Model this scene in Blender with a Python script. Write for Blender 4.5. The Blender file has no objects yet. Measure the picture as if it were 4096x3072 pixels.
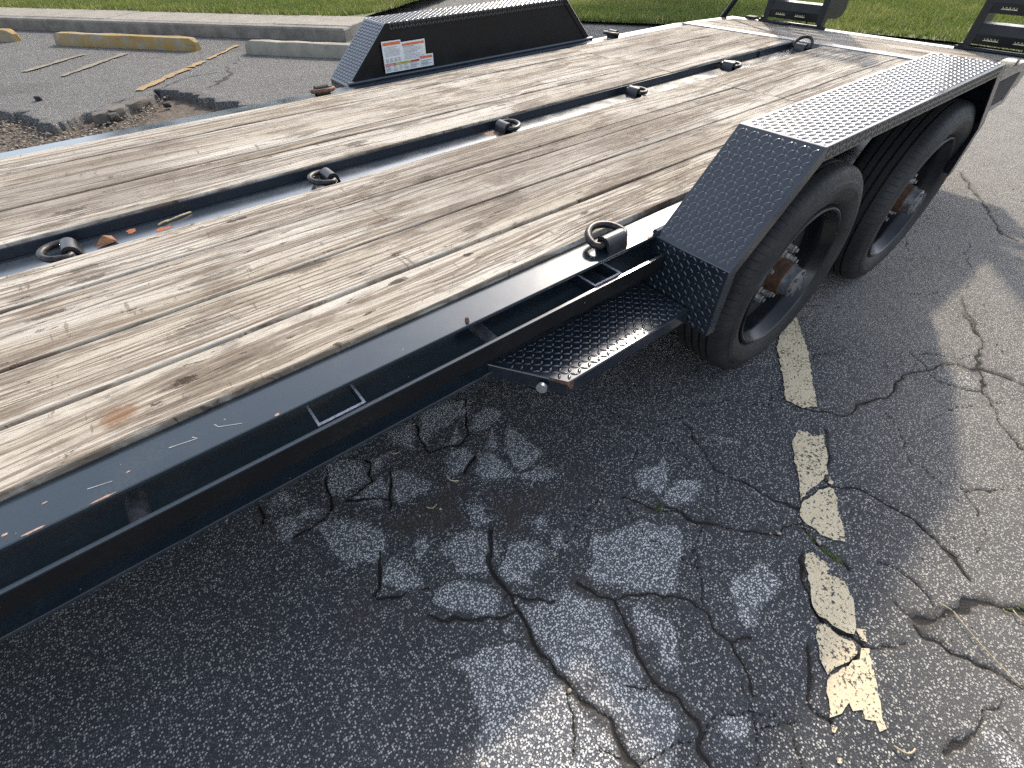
import bpy, bmesh, math, random
import numpy as np
from mathutils import Vector, Matrix
random.seed(7); rng=np.random.default_rng(7)
S=bpy.context.scene; COL=S.collection
G=-0.012                                   # ground level
SUN=Vector((1.15,.81,1.0)).normalized()      # towards the sun
# ---------------- camera, sky, sun, exposure
cd=bpy.data.cameras.new('camera'); cam=bpy.data.objects.new('camera',cd); COL.objects.link(cam)
cam.location=(-0.9266896,-0.62539541,1.12855722)
cam.rotation_euler=(math.radians(44.24010694),math.radians(0.81534594),math.radians(-37.9727422))
cd.sensor_width=36; cd.lens=36*1869.142/4096; cd.clip_start=.02; cd.clip_end=500
S.camera=cam
W=bpy.data.worlds.new('World'); S.world=W; W.use_nodes=True
nt=W.node_tree; bgn=nt.nodes['Background']
sky=nt.nodes.new('ShaderNodeTexSky'); sky.sky_type='NISHITA'; sky.sun_disc=False
sky.sun_elevation=math.asin(SUN.z); sky.sun_rotation=math.atan2(SUN.x,SUN.y)
sky.air_density=1.0; sky.dust_density=2.0; sky.ozone_density=1.2
hs=nt.nodes.new('ShaderNodeHueSaturation'); hs.inputs['Saturation'].default_value=.58   # sky colour dulled so that the shade turns less blue
nt.links.new(sky.outputs[0],hs.inputs['Color']); nt.links.new(hs.outputs[0],bgn.inputs[0]); bgn.inputs[1].default_value=.15
sl=bpy.data.lights.new('sun','SUN'); sl.energy=2.0; sl.angle=math.radians(2.2); sl.color=(1,.89,.73)
so=bpy.data.objects.new('sun',sl); COL.objects.link(so); so.rotation_euler=(-SUN).to_track_quat('-Z','Y').to_euler(); so.location=(4,4,6)
S.view_settings.view_transform='Standard'; S.view_settings.look='None'; S.view_settings.exposure=1.3; S.view_settings.gamma=1
S.view_settings.use_curve_mapping=False
S.render.engine='CYCLES'; S.cycles.max_bounces=6; S.cycles.use_denoising=False

# ---------------- numpy noise
def _h(i,j,s): 
    n=(i*374761393+j*668265263+s*974711)&0x7fffffff
    n=((n^(n>>13))*1274126177)&0x7fffffff
    return ((n^(n>>16))&0xffff)/65535.0
def vnoise(x,y,s=0):
    x=np.asarray(x,float);y=np.asarray(y,float)
    i=np.floor(x).astype(np.int64);j=np.floor(y).astype(np.int64);fx=x-i;fy=y-j
    fx=fx*fx*(3-2*fx);fy=fy*fy*(3-2*fy)
    a=_h(i,j,s);b=_h(i+1,j,s);c=_h(i,j+1,s);d=_h(i+1,j+1,s)
    return (a*(1-fx)+b*fx)*(1-fy)+(c*(1-fx)+d*fx)*fy
def fbm(x,y,s=0,o=4):
    r=0;a=.5
    for k in range(o): r=r+a*vnoise(x*2**k,y*2**k,s+k*17);a*=.5
    return r
def sstep(a,b,x):
    t=np.clip((x-a)/(b-a),0,1); return t*t*(3-2*t)

# ---------------- mesh helpers
def empty(name,loc=(0,0,0),parent=None,rot=(0,0,0)):
    o=bpy.data.objects.new(name,None); COL.objects.link(o); o.location=loc; o.rotation_euler=rot; o.empty_display_size=.1
    if parent: o.parent=parent
    return o
def tag(o,label=None,cat=None,group=None,kind=None):
    if label: o['label']=label
    if cat: o['category']=cat
    if group: o['group']=group
    if kind: o['kind']=kind
    return o
class MB:
    def __init__(s): s.v=[];s.f=[]
    def add(s,v,f):
        n=len(s.v); s.v+= [tuple(p) for p in v]; s.f+=[tuple(i+n for i in q) for q in f]; return s
    def box(s,x0,x1,y0,y1,z0,z1,ch=0):
        if ch<=0:
            v=[(x0,y0,z0),(x1,y0,z0),(x1,y1,z0),(x0,y1,z0),(x0,y0,z1),(x1,y0,z1),(x1,y1,z1),(x0,y1,z1)]
            return s.add(v,[(0,3,2,1),(4,5,6,7),(0,1,5,4),(1,2,6,5),(2,3,7,6),(3,0,4,7)])
        bm=bmesh.new(); bmesh.ops.create_cube(bm,size=1)
        for p in bm.verts: p.co=Vector(((x0+x1)/2+p.co.x*(x1-x0),(y0+y1)/2+p.co.y*(y1-y0),(z0+z1)/2+p.co.z*(z1-z0)))
        bmesh.ops.bevel(bm,geom=bm.edges[:],offset=ch,segments=1,affect='EDGES')
        bm.verts.index_update(); s.add([p.co[:] for p in bm.verts],[[q.index for q in f.verts] for f in bm.faces]); bm.free(); return s
    def tube(s,pts,r,n=12,closed=False,cap=True):
        P=[Vector(p) for p in pts]; m=len(P); rr=r if hasattr(r,'__len__') else [r]*m
        base=len(s.v); up=None
        for i,p in enumerate(P):
            if closed: t=(P[(i+1)%m]-P[i-1])
            else: t=P[min(i+1,m-1)]-P[max(i-1,0)]
            t.normalize()
            if up is None: up=t.orthogonal().normalized()
            up=(up-t*up.dot(t)).normalized(); b=t.cross(up)
            for k in range(n):
                a=2*math.pi*k/n; s.v.append(tuple(p+(up*math.cos(a)+b*math.sin(a))*rr[i]))
        for i in range(m if closed else m-1):
            for k in range(n):
                j=(i+1)%m; k2=(k+1)%n
                s.f.append((base+i*n+k,base+i*n+k2,base+j*n+k2,base+j*n+k))
        if cap and not closed:
            s.f.append(tuple(base+k for k in range(n))[::-1]); s.f.append(tuple(base+(m-1)*n+k for k in range(n)))
        return s
    def lathe_y(s,prof,n=64,cx=0,cz=0,closed=False):
        # prof: (y,r) pairs swept about the Y axis
        base=len(s.v); m=len(prof)
        for y,r in prof:
            for k in range(n):
                a=2*math.pi*k/n; s.v.append((cx+r*math.cos(a),y,cz+r*math.sin(a)))
        for i in range(m if closed else m-1):
            j=(i+1)%m
            for k in range(n):
                k2=(k+1)%n; s.f.append((base+i*n+k,base+i*n+k2,base+j*n+k2,base+j*n+k))
        return s
    def prism_x(s,poly,x0,x1):   # poly of (y,z), swept along x
        n=len(poly); v=[(x0,y,z) for y,z in poly]+[(x1,y,z) for y,z in poly]
        f=[tuple(range(n))[::-1],tuple(range(n,2*n))]+[(i,(i+1)%n,n+(i+1)%n,n+i) for i in range(n)]
        return s.add(v,f)
    def prism_y(s,poly,y0,y1):   # poly of (x,z)
        n=len(poly); v=[(x,y0,z) for x,z in poly]+[(x,y1,z) for x,z in poly]
        f=[tuple(range(n)),tuple(range(n,2*n))[::-1]]+[(i,n+i,n+(i+1)%n,(i+1)%n) for i in range(n)]
        return s.add(v,f)
    def build(s,name,mat,parent=None,smooth=None,origin=None):
        me=bpy.data.meshes.new(name); v=s.v
        if origin is not None: v=[(a-origin[0],b-origin[1],c-origin[2]) for a,b,c in v]
        me.from_pydata(v,[],s.f); me.update()
        bm=bmesh.new(); bm.from_mesh(me); bmesh.ops.recalc_face_normals(bm,faces=bm.faces[:]); bm.to_mesh(me); bm.free()
        if smooth is not None:
            me.polygons.foreach_set('use_smooth',[True]*len(me.polygons)); me.set_sharp_from_angle(angle=math.radians(smooth))
        o=bpy.data.objects.new(name,me); COL.objects.link(o)
        if mat: me.materials.append(mat)
        if origin is not None: o.location=origin
        if parent: o.parent=parent
        return o
def npmesh(name,V_,F_,mat,parent=None,smooth=False,attrs=None):
    me=bpy.data.meshes.new(name); V_=np.asarray(V_,np.float32); F_=np.asarray(F_,np.int32); k=F_.shape[1]
    me.vertices.add(len(V_)); me.vertices.foreach_set('co',V_.ravel())
    me.loops.add(F_.size); me.loops.foreach_set('vertex_index',F_.ravel())
    me.polygons.add(len(F_)); me.polygons.foreach_set('loop_start',np.arange(0,F_.size,k,dtype=np.int32)); me.polygons.foreach_set('loop_total',np.full(len(F_),k,np.int32))
    if smooth: me.polygons.foreach_set('use_smooth',np.ones(len(F_),bool))
    me.update(calc_edges=True)
    for nm,a in (attrs or {}).items():
        at=me.attributes.new(nm,'FLOAT','POINT'); at.data.foreach_set('value',np.asarray(a,np.float32))
    o=bpy.data.objects.new(name,me); COL.objects.link(o)
    if mat: me.materials.append(mat)
    if parent: o.parent=parent
    return o

# ---------------- materials
class NT:
    def __init__(s,name):
        s.m=bpy.data.materials.new(name); s.m.use_nodes=True; s.t=s.m.node_tree; s.b=s.t.nodes['Principled BSDF']
    def n(s,typ,**k):
        x=s.t.nodes.new(typ)
        for a,b in k.items(): setattr(x,a,b)
        return x
    def L(s,a,b): s.t.links.new(a,b)
    def put(s,sock,val):
        if hasattr(val,'is_linked') or isinstance(val,bpy.types.NodeSocket): s.L(val,sock)
        else:
            if isinstance(val,(tuple,list)) and len(val)==3 and sock.type=='RGBA': val=(*val,1)
            sock.default_value=val
    def math(s,op,a,b=0,c=0,clamp=False):
        x=s.n('ShaderNodeMath',operation=op); x.use_clamp=clamp
        s.put(x.inputs[0],a); s.put(x.inputs[1],b); s.put(x.inputs[2],c); return x.outputs[0]
    def vmath(s,op,a,b=(0,0,0)):
        x=s.n('ShaderNodeVectorMath',operation=op); s.put(x.inputs[0],a); s.put(x.inputs[1],b); return x.outputs[0]
    def ss(s,x,a,b,lo=0,hi=1):
        r=s.n('ShaderNodeMapRange',interpolation_type='SMOOTHSTEP'); r.inputs[1].default_value=a; r.inputs[2].default_value=b
        r.inputs[3].default_value=lo; r.inputs[4].default_value=hi; s.put(r.inputs[0],x); return r.outputs[0]
    def mix(s,f,a,b,mode='MIX'):
        x=s.n('ShaderNodeMix',data_type='RGBA',blend_type=mode); s.put(x.inputs[0],f); s.put(x.inputs[6],a); s.put(x.inputs[7],b); return x.outputs[2]
    def noise(s,v,scale,detail=4,rough=.55,dist=0):
        x=s.n('ShaderNodeTexNoise'); x.inputs['Scale'].default_value=scale; x.inputs['Detail'].default_value=detail; x.inputs['Roughness'].default_value=rough; x.inputs['Distortion'].default_value=dist
        if v is not None: s.L(v,x.inputs['Vector'])
        return x.outputs['Fac']
    def vor(s,v,scale,feature='F1',rnd=1.0):
        x=s.n('ShaderNodeTexVoronoi',feature=feature); x.inputs['Scale'].default_value=scale; x.inputs['Randomness'].default_value=rnd
        if v is not None: s.L(v,x.inputs['Vector'])
        return x
    def mapv(s,v,scale=(1,1,1),loc=(0,0,0)):
        x=s.n('ShaderNodeMapping'); s.L(v,x.inputs[0]); x.inputs['Scale'].default_value=scale; x.inputs['Location'].default_value=loc; return x.outputs[0]
    def attr(s,nm): 
        x=s.n('ShaderNodeAttribute',attribute_name=nm); return x.outputs['Fac']
    def pos(s): return s.n('ShaderNodeNewGeometry').outputs['Position']
    def objc(s): return s.n('ShaderNodeTexCoord').outputs['Object']
    def rand(s): return s.n('ShaderNodeObjectInfo').outputs['Random']
    def bump(s,h,dist=.002,strength=1):
        x=s.n('ShaderNodeBump'); x.inputs['Distance'].default_value=dist; x.inputs['Strength'].default_value=strength; s.L(h,x.inputs['Height']); s.L(x.outputs[0],s.b.inputs['Normal']); return x
    def set(s,**k):
        nm=dict(col='Base Color',rough='Roughness',metal='Metallic',spec='Specular IOR Level',coat='Coat Weight',coatr='Coat Roughness',trans='Transmission Weight')
        for a,b in k.items(): s.put(s.b.inputs[nm[a]],b)
        return s
def sep(N,v):
    x=N.n('ShaderNodeSeparateXYZ'); N.L(v,x.inputs[0]); return x.outputs

def paint_black(name,base=(.012,.014,.018),rough=.28,dust=.35,rust=0.0,wavy=.4,spec=.75,coat=0):
    N=NT(name); p=N.pos(); N.set(spec=spec,coat=coat,coatr=.16)
    d1=N.noise(p,9,6,.6); d2=N.noise(p,160,3,.6)
    dm=N.math('MULTIPLY',N.ss(d1,.42,.78),N.ss(d2,.35,.7)); dm=N.math('MULTIPLY',dm,dust)
    col=N.mix(dm,base,(.16,.15,.14))
    sc=N.vor(N.mapv(p,(1,1,1)),55); scm=N.ss(sc.outputs['Distance'],.10,.05); k=sep(N,sc.outputs['Color'])[0]
    scm=N.math('MULTIPLY',scm,N.ss(k,.93,.97))
    col=N.mix(N.math('MULTIPLY',scm,.7),col,(.35,.33,.30))
    if rust>0:
        r=N.noise(p,7,7,.65,.6); rm=N.ss(r,.74-rust*.12,.80-rust*.12)
        rc=N.mix(N.noise(p,70,3),(.20,.07,.025),(.07,.03,.015)); col=N.mix(rm,col,rc)
        N.set(rough=N.math('MAXIMUM',N.math('MULTIPLY',rm,.8),N.ss(d1,.3,.8,rough*.8,rough*1.7)))
    else: N.set(rough=N.ss(d1,.3,.8,rough*.8,rough*1.7))
    N.set(col=col)
    N.bump(N.math('ADD',N.math('MULTIPLY',N.noise(p,22,3,.5),wavy),N.math('MULTIPLY',N.noise(p,300,2),.04)),.0012,.5)
    return N.m
M={}
M['rail']=paint_black('rail_paint',(.016,.025,.034),.17,.14,.35,spec=.6,coat=.45)
M['frame']=paint_black('frame_paint',(.010,.011,.014),.35,.25,.3)
M['fender']=paint_black('fender_paint',(.011,.016,.024),.17,.10,0,.15,spec=1.0)
M['channel']=paint_black('channel_paint',(.020,.028,.038),.24,.30,.55,.4,spec=1.0,coat=1.0)
M['groove']=paint_black('channel_wall_paint',(.010,.015,.023),.35,.12,0,.3,spec=.5)
M['wall']=paint_black('fender_wall_paint',(.008,.008,.009),.4,.08,0,.2,spec=.22)
M['rim']=paint_black('rim_paint',(.007,.008,.011),.22,.12,0,spec=.45)
M['ramp']=paint_black('ramp_paint',(.008,.009,.011),.38,.10,0,spec=.35)
def simple(name,col,rough=.6,metal=0,nscale=60,amt=.35,bump=.0008):
    N=NT(name); p=N.pos(); f=N.noise(p,nscale,5,.6)
    c2=tuple(min(1,c*(1-amt)) for c in col); c3=tuple(min(1,c*(1+amt)) for c in col)
    N.set(col=N.mix(N.ss(f,.3,.7),c2,c3),rough=rough,metal=metal); N.bump(f,bump,.7); return N.m
M['bare']=simple('bare_edge_steel',(.36,.36,.38),.38,.75,90,.25)
M['weld']=simple('primer_edge',(.42,.42,.46),.5,.2,120,.3)
M['rusty']=simple('rusty_steel',(.13,.062,.035),.75,0,110,.55,.0012)
M['ring']=simple('ring_steel',(.026,.022,.021),.42,.35,90,.7,.0012)
M['hub']=simple('hub_rust',(.075,.036,.018),.8,0,60,.4)
M['zinc']=simple('zinc_nut',(.42,.41,.39),.42,.7,80,.3)
M['cap']=simple('hub_cap_grey',(.16,.16,.165),.42,.5,60,.35)
M['dark']=simple('undercarriage_dark',(.012,.012,.013),.7,0,30,.3)
M['silver']=simple('silver_bolt',(.6,.6,.6),.35,.8,50,.15)

# tyre rubber
N=NT('tyre_rubber'); p=N.pos(); a=N.noise(p,14,5,.6); b=N.noise(p,180,3)
N.set(col=N.mix(N.ss(a,.35,.7),(.024,.024,.026),(.052,.050,.050)),rough=N.ss(b,.2,.8,.52,.75)); N.bump(b,.0008,.6); M['tyre']=N.m

# weathered deck boards (grain runs along X in object space)
MARKS=[(-.60,.205,.030,.011,1),(-.422,.2,.016,.008,1),(-1.029,.168,.026,.013,1),(-.313,1.04,.05,.022,.75),(-.164,.374,.07,.03,.45),(-.283,.626,.05,.02,.55),(-1.129,1.059,.05,.02,.75),(-1.12,1.015,.04,.010,.6),
 (-1.13,.70,.05,.012,.7),(-1.126,.64,.045,.014,.6),(-.73,.381,.07,.02,.6),(-.79,.722,.035,.010,.95),(-.972,.305,.09,.03,.4),(-1.20,.54,.05,.008,.9),(-.50,.46,.06,.02,.5),(-.34,.30,.05,.02,.5),(.1,1.25,.06,.02,.5),(.5,.50,.05,.02,.5),(.9,1.4,.06,.02,.5),(1.9,1.3,.06,.03,.55),(1.6,.7,.07,.03,.5),(-.9,.47,.10,.015,.5),(-.35,1.12,.12,.02,.45),(.3,1.1,.1,.018,.4)]
N=NT('weathered_deck_wood'); p=N.pos(); r=N.rand()
off=N.n('ShaderNodeCombineXYZ'); N.L(N.math('MULTIPLY',r,37.0),off.inputs[0]); N.L(N.math('MULTIPLY',r,91.0),off.inputs[1]); N.L(N.math('MULTIPLY',r,13.0),off.inputs[2])
q=N.vmath('ADD',p,off.outputs[0])
warp=N.noise(N.mapv(q,(1.3,5,5)),1.0,3,.5)
qs=sep(N,q); yy=N.math('ADD',qs[1],N.math('MULTIPLY',warp,.11)); cq=N.n('ShaderNodeCombineXYZ'); N.L(qs[0],cq.inputs[0]); N.L(yy,cq.inputs[1]); N.L(qs[2],cq.inputs[2]); qw=cq.outputs[0]
g1=N.noise(N.mapv(qw,(.9,70,6)),1.0,4,.6)        # broad growth-ring streaks
g2=N.noise(N.mapv(qw,(3.5,210,8)),1.0,4,.62)     # fine grain
lw=N.noise(N.mapv(q,(.55,9,3)),1.0,2,.5); yl=N.math('ADD',qs[1],N.math('MULTIPLY',lw,.13))
stripe=N.math('ADD',N.math('SINE',N.math('MULTIPLY',yl,430)),N.math('MULTIPLY',N.math('SUBTRACT',N.noise(N.mapv(q,(7,160,5)),1.0,3,.6),.5),2.6))
stm=N.math('MULTIPLY',N.ss(stripe,.25,1.0),N.ss(N.noise(N.mapv(q,(.9,7,3)),1.0,3,.5),.40,.58))
big=N.noise(N.mapv(q,(1.1,5.5,3)),1.0,5,.6)      # weather blotches
big2=N.noise(N.mapv(q,(5,14,3)),1.0,5,.6)
tone=N.mix(r,(.335,.295,.235),(.415,.37,.30))
col=N.mix(N.ss(big,.36,.62),tone,(.50,.465,.405))
col=N.mix(N.math('MULTIPLY',N.ss(big2,.50,.63),.72),col,(.125,.097,.075))
col=N.mix(N.math('MULTIPLY',N.ss(g1,.50,.58),.72),col,(.130,.094,.066))
col=N.mix(N.math('MULTIPLY',stm,.80),col,(.125,.085,.058))
crk=N.ss(g2,.57,.67); crm=N.math('MULTIPLY',crk,N.ss(N.noise(N.mapv(q,(2.2,9,2)),1.0,3),.38,.62))
col=N.mix(N.math('MULTIPLY',crm,.85),col,(.075,.052,.038))
col=N.mix(N.math('MULTIPLY',N.ss(g2,.46,.34),.4),col,(.55,.51,.44))
# little dents, splits and scuffs
nk=N.noise(N.mapv(q,(14,46,5)),1.0,5,.7); nkm=N.math('MULTIPLY',N.ss(nk,.625,.665),.9); col=N.mix(nkm,col,(.06,.044,.033))
sc=N.noise(N.mapv(q,(60,11,5)),1.0,3,.6); scm=N.math('MULTIPLY',N.ss(sc,.66,.70),.6); col=N.mix(scm,col,(.12,.09,.07))
dirt=N.noise(N.mapv(p,(.8,2.2,1)),1.0,5,.6); col=N.mix(N.math('MULTIPLY',N.ss(dirt,.50,.66),.55),col,(.13,.104,.084))
fib=N.noise(N.mapv(q,(26,420,20)),1.0,3,.7); col=N.mix(N.math('MULTIPLY',N.ss(fib,.56,.68),.55),col,(.10,.075,.055)); col=N.mix(N.math('MULTIPLY',N.ss(fib,.44,.34),.35),col,(.50,.47,.41))
spl=N.noise(N.mapv(q,(1.6,60,5)),1.0,5,.75,.3); col=N.mix(N.math('MULTIPLY',N.ss(spl,.66,.70),.85),col,(.045,.033,.026))
# knots
kv=N.vor(N.mapv(qw,(3.2,8.5,1.0)),1.0); kd=kv.outputs['Distance']; kk=sep(N,kv.outputs['Color'])[0]
km=N.math('MULTIPLY',N.ss(kd,.17,.05),N.ss(kk,.70,.74)); col=N.mix(N.math('MULTIPLY',km,.65),col,(.13,.075,.04))
tot=None
ps=sep(N,p); wj=N.math('SUBTRACT',N.noise(p,60,4,.7),.5)
for (mx,my,sx,sy,am) in MARKS:
    dx=N.math('DIVIDE',N.math('SUBTRACT',ps[0],mx),sx); dy=N.math('DIVIDE',N.math('SUBTRACT',ps[1],my),sy)
    d=N.math('ADD',N.math('SQRT',N.math('ADD',N.math('MULTIPLY',dx,dx),N.math('MULTIPLY',dy,dy))),N.math('MULTIPLY',wj,1.9))
    mk=N.math('MULTIPLY',N.ss(d,1.0,.45),am); tot=mk if tot is None else N.math('MAXIMUM',tot,mk)
col=N.mix(N.math('MULTIPLY',tot,.9),col,(.045,.03,.022))
dx=N.math('DIVIDE',N.math('SUBTRACT',ps[0],-1.131),.035); dy=N.math('DIVIDE',N.math('SUBTRACT',ps[1],.149),.03)
d=N.math('ADD',N.math('SQRT',N.math('ADD',N.math('MULTIPLY',dx,dx),N.math('MULTIPLY',dy,dy))),N.math('MULTIPLY',wj,.9))
col=N.mix(N.math('MULTIPLY',N.ss(d,1.1,.4),.7),col,(.17,.075,.03))
N.set(col=col,rough=.85,spec=.15)
h=N.math('SUBTRACT',N.math('MULTIPLY',g1,.4),N.math('ADD',N.math('MULTIPLY',crm,.8),N.math('MULTIPLY',stm,.35))); h=N.math('SUBTRACT',h,N.math('MULTIPLY',tot,.8)); h=N.math('ADD',h,N.math('MULTIPLY',g2,.5)); h=N.math('SUBTRACT',h,N.math('MULTIPLY',nkm,.5))
h=N.math('ADD',h,N.math('MULTIPLY',fib,.5)); N.bump(h,.0032,.9); M['wood']=N.m
# boards laid across the trailer: same wood, rotated coordinates
W2=M['wood'].copy(); W2.name='weathered_cross_wood'
for x in [n for n in W2.node_tree.nodes if n.bl_idname=='ShaderNodeNewGeometry']:
    rt=W2.node_tree.nodes.new('ShaderNodeVectorRotate'); rt.rotation_type='Z_AXIS'; rt.inputs['Angle'].default_value=math.radians(90)
    tg=[l.to_socket for l in x.outputs['Position'].links]
    W2.node_tree.links.new(x.outputs['Position'],rt.inputs['Vector'])
    for t_ in tg: W2.node_tree.links.new(rt.outputs[0],t_)
M['wood_cross']=W2

# asphalt
def asphalt(name,far=False):
    N=NT(name); p=N.pos()
    wear=N.attr('wear'); crack=N.attr('crack'); dirt=N.attr('dirt'); old=N.attr('old')
    rag=N.math('SUBTRACT',N.noise(p,26,5,.65),.5); rag2=N.math('SUBTRACT',N.noise(p,90,3,.6),.5)
    wv=N.math('ADD',wear,N.math('ADD',N.math('MULTIPLY',rag,.55),N.math('MULTIPLY',rag2,.35))); wv=N.ss(wv,.12,.75)
    pv=N.vmath('ADD',p,N.vmath('MULTIPLY',N.n('ShaderNodeTexNoise').outputs['Color'],(0,0,0)))
    v1=N.vor(p,200); c1=sep(N,v1.outputs['Color']); v2=N.vor(p,390); c2=sep(N,v2.outputs['Color'])
    dens=N.math('ADD',.48,N.math('ADD',N.math('MULTIPLY',wv,.42),N.math('MULTIPLY',old,.25)))
    on=N.ss(N.math('SUBTRACT',dens,c1[0]),-.03,.05)
    stone=N.math('MULTIPLY',N.ss(v1.outputs['Distance'],.52,.36),on)
    on2=N.ss(N.math('SUBTRACT',N.math('MULTIPLY',dens,.75),c2[0]),-.03,.05)
    stone2=N.math('MULTIPLY',N.ss(v2.outputs['Distance'],.5,.32),on2)
    binder=N.mix(wv,(.046,.049,.055),(.100,.104,.113)); binder=N.mix(old,binder,(.135,.127,.118))
    b2=N.noise(p,4.5,5,.6); binder=N.mix(N.ss(b2,.3,.72),N.mix(.40,binder,(.03,.03,.031)),binder)
    sv=N.mix(c1[1],(.24,.23,.21),(.56,.54,.49)); sv=N.mix(wv,N.mix(.12,sv,(.08,.08,.08)),N.mix(.6,sv,(.82,.81,.79)))
    sv=N.mix(N.math('MULTIPLY',old,.6),sv,(.42,.385,.345))
    col=N.mix(N.math('MULTIPLY',stone2,.7),binder,N.mix(.4,sv,binder)); col=N.mix(stone,col,sv)
    soil=N.mix(N.noise(p,120,4,.7),(.030,.026,.022),(.085,.073,.062))
    dm=N.math('ADD',dirt,N.math('MULTIPLY',rag,.9)); dm=N.ss(dm,.30,.85); col=N.mix(N.math('MULTIPLY',dm,.75),col,soil)
    cm=N.ss(N.math('ADD',crack,N.math('MULTIPLY',rag2,.5)),.35,.8); col=N.mix(N.math('MULTIPLY',cm,.9),col,(.022,.020,.018))
    gr=N.attr('gravel'); gm=N.ss(gr,.3,.7); col=N.mix(gm,col,N.mix(N.noise(p,45,5,.7),(.06,.048,.038),(.17,.135,.105)))
    N.set(col=col,rough=.86,spec=.3)
    h=N.math('ADD',N.math('MULTIPLY',stone,.5),N.math('MULTIPLY',stone2,.22)); h=N.math('ADD',h,N.math('MULTIPLY',N.noise(p,70,4,.6),.55))
    N.bump(h,.006,.8)
    return N.m
M['asphalt']=asphalt('cracked_asphalt')
N=NT('yellow_line_paint'); p=N.pos(); v=N.vor(p,150); n=N.noise(p,120,4,.65); n2=N.noise(p,16,4,.6)
hole=N.math('ADD',n,N.math('MULTIPLY',n2,.35)); hm=N.ss(hole,.79,.71); c=N.mix(N.noise(p,40,4),(.60,.48,.29),(.70,.60,.42)); c=N.mix(N.ss(n2,.62,.75),c,(.60,.40,.17))
N.set(col=N.mix(hm,(.045,.043,.042),c),rough=.75); N.bump(n,.003,.7); M['yellow']=N.m
N=NT('faded_line_paint'); p=N.pos(); n=N.noise(p,30,5,.7); hm=N.ss(n,.62,.50)
N.set(col=N.mix(hm,(.075,.07,.065),(.22,.19,.135)),rough=.85); M['faded']=N.m
N=NT('orange_yellow_line_paint'); p=N.pos(); n=N.noise(p,26,5,.7); hm=N.ss(n,.64,.52)
N.set(col=N.mix(hm,(.075,.07,.062),(.30,.20,.085)),rough=.85); M['orange']=N.m
def concrete(name,a,b,yellow=None):
    N=NT(name); p=N.pos(); n=N.noise(p,5,6,.65); n2=N.noise(p,110,4,.6)
    c=N.mix(N.ss(n,.3,.7),a,b); c=N.mix(N.math('MULTIPLY',N.ss(n2,.55,.75),.5),c,tuple(x*.45 for x in a))
    if yellow:
        y=N.noise(p,6,6,.7,.4); nz=sep(N,N.n('ShaderNodeNewGeometry').outputs['Normal'])[2]
        c=N.mix(N.math('MULTIPLY',N.ss(y,.38,.56),.85),c,N.mix(N.ss(n2,.3,.7),yellow,tuple(x*.7 for x in yellow)))
    st=N.noise(N.mapv(p,(3,3,14)),1.2,5,.7); c=N.mix(N.math('MULTIPLY',N.ss(st,.55,.75),.55),c,(.035,.034,.028))
    N.set(col=c,rough=.9); N.bump(N.math('ADD',n2,N.math('MULTIPLY',n,.6)),.004,.8); return N.m
M['walk']=concrete('sidewalk_concrete',(.205,.185,.155),(.27,.245,.205))
M['kerb']=concrete('kerb_concrete',(.12,.11,.095),(.22,.20,.17))
M['stop_yellow']=concrete('wheel_stop_yellow_paint',(.20,.18,.13),(.28,.24,.18),(.33,.20,.04))
M['stop_grey']=concrete('wheel_stop_grey_concrete',(.18,.17,.14),(.28,.25,.20))
M['chunk']=concrete('broken_asphalt',(.085,.075,.065),(.15,.13,.11))
N=NT('gravel_stones'); r=N.attr('tint'); N.set(col=N.mix(r,(.05,.042,.034),(.42,.36,.29)),rough=.85); M['gravel']=N.m
N=NT('grass_blades'); r=N.attr('tint'); p=N.pos(); big=N.noise(p,.9,4,.6)
c=N.mix(r,(.085,.125,.03),(.22,.26,.065)); c=N.mix(N.ss(big,.45,.7),c,N.mix(r,(.14,.16,.04),(.34,.34,.11))); c=N.mix(N.ss(r,.93,.97),c,(.42,.36,.19))
N.set(col=c,rough=.6,spec=.25)
tr=N.n('ShaderNodeBsdfTranslucent'); N.put(tr.inputs[0],c); mx=N.n('ShaderNodeMixShader'); mx.inputs[0].default_value=.35
N.L(N.b.outputs[0],mx.inputs[1]); N.L(tr.outputs[0],mx.inputs[2]); N.L(mx.outputs[0],N.t.nodes['Material Output'].inputs[0]); M['grass']=N.m
N=NT('lawn_soil'); p=N.pos(); N.set(col=N.mix(N.noise(p,22,5,.7),(.06,.08,.025),(.15,.16,.055)),rough=.95); M['lawn']=N.m
N=NT('tree_leaves'); r=N.attr('tint'); c=N.mix(r,(.03,.055,.012),(.09,.12,.03)); N.set(col=c,rough=.6)
tr=N.n('ShaderNodeBsdfTranslucent'); N.put(tr.inputs[0],c); mx=N.n('ShaderNodeMixShader'); mx.inputs[0].default_value=.3
N.L(N.b.outputs[0],mx.inputs[1]); N.L(tr.outputs[0],mx.inputs[2]); N.L(mx.outputs[0],N.t.nodes['Material Output'].inputs[0]); M['leaf']=N.m
M['bark']=simple('bark',(.09,.065,.045),.95,0,25,.5,.01)
M['moss']=simple('moss',(.05,.065,.02),.95,0,150,.5,.002)
M['straw']=simple('dry_straw',(.50,.41,.25),.8,0,90,.2)
M['dryleaf']=simple('dry_leaf_brown',(.17,.075,.03),.75,0,70,.4)
M['white']=simple('sticker_white',(.66,.68,.68),.4,0,20,.03,.0001)
M['print']=simple('sticker_grey_print',(.42,.43,.45),.45,0,260,.35,.0001)
M['printd']=simple('sticker_dark_print',(.25,.26,.28),.45,0,260,.3,.0001)
M['s_orange']=simple('sticker_orange',(.62,.15,.06),.4,0,40,.12,.0001)
M['s_red']=simple('sticker_red',(.42,.07,.07),.4,0,40,.15,.0001)
M['s_pink']=simple('sticker_pink',(.62,.30,.33),.4,0,40,.1,.0001)
M['s_yellow']=simple('sticker_yellow',(.42,.36,.07),.4,0,60,.2,.0001)
M['amber']=simple('amber_lens',(.45,.12,.02),.25,0,30,.1,.0002)
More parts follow.
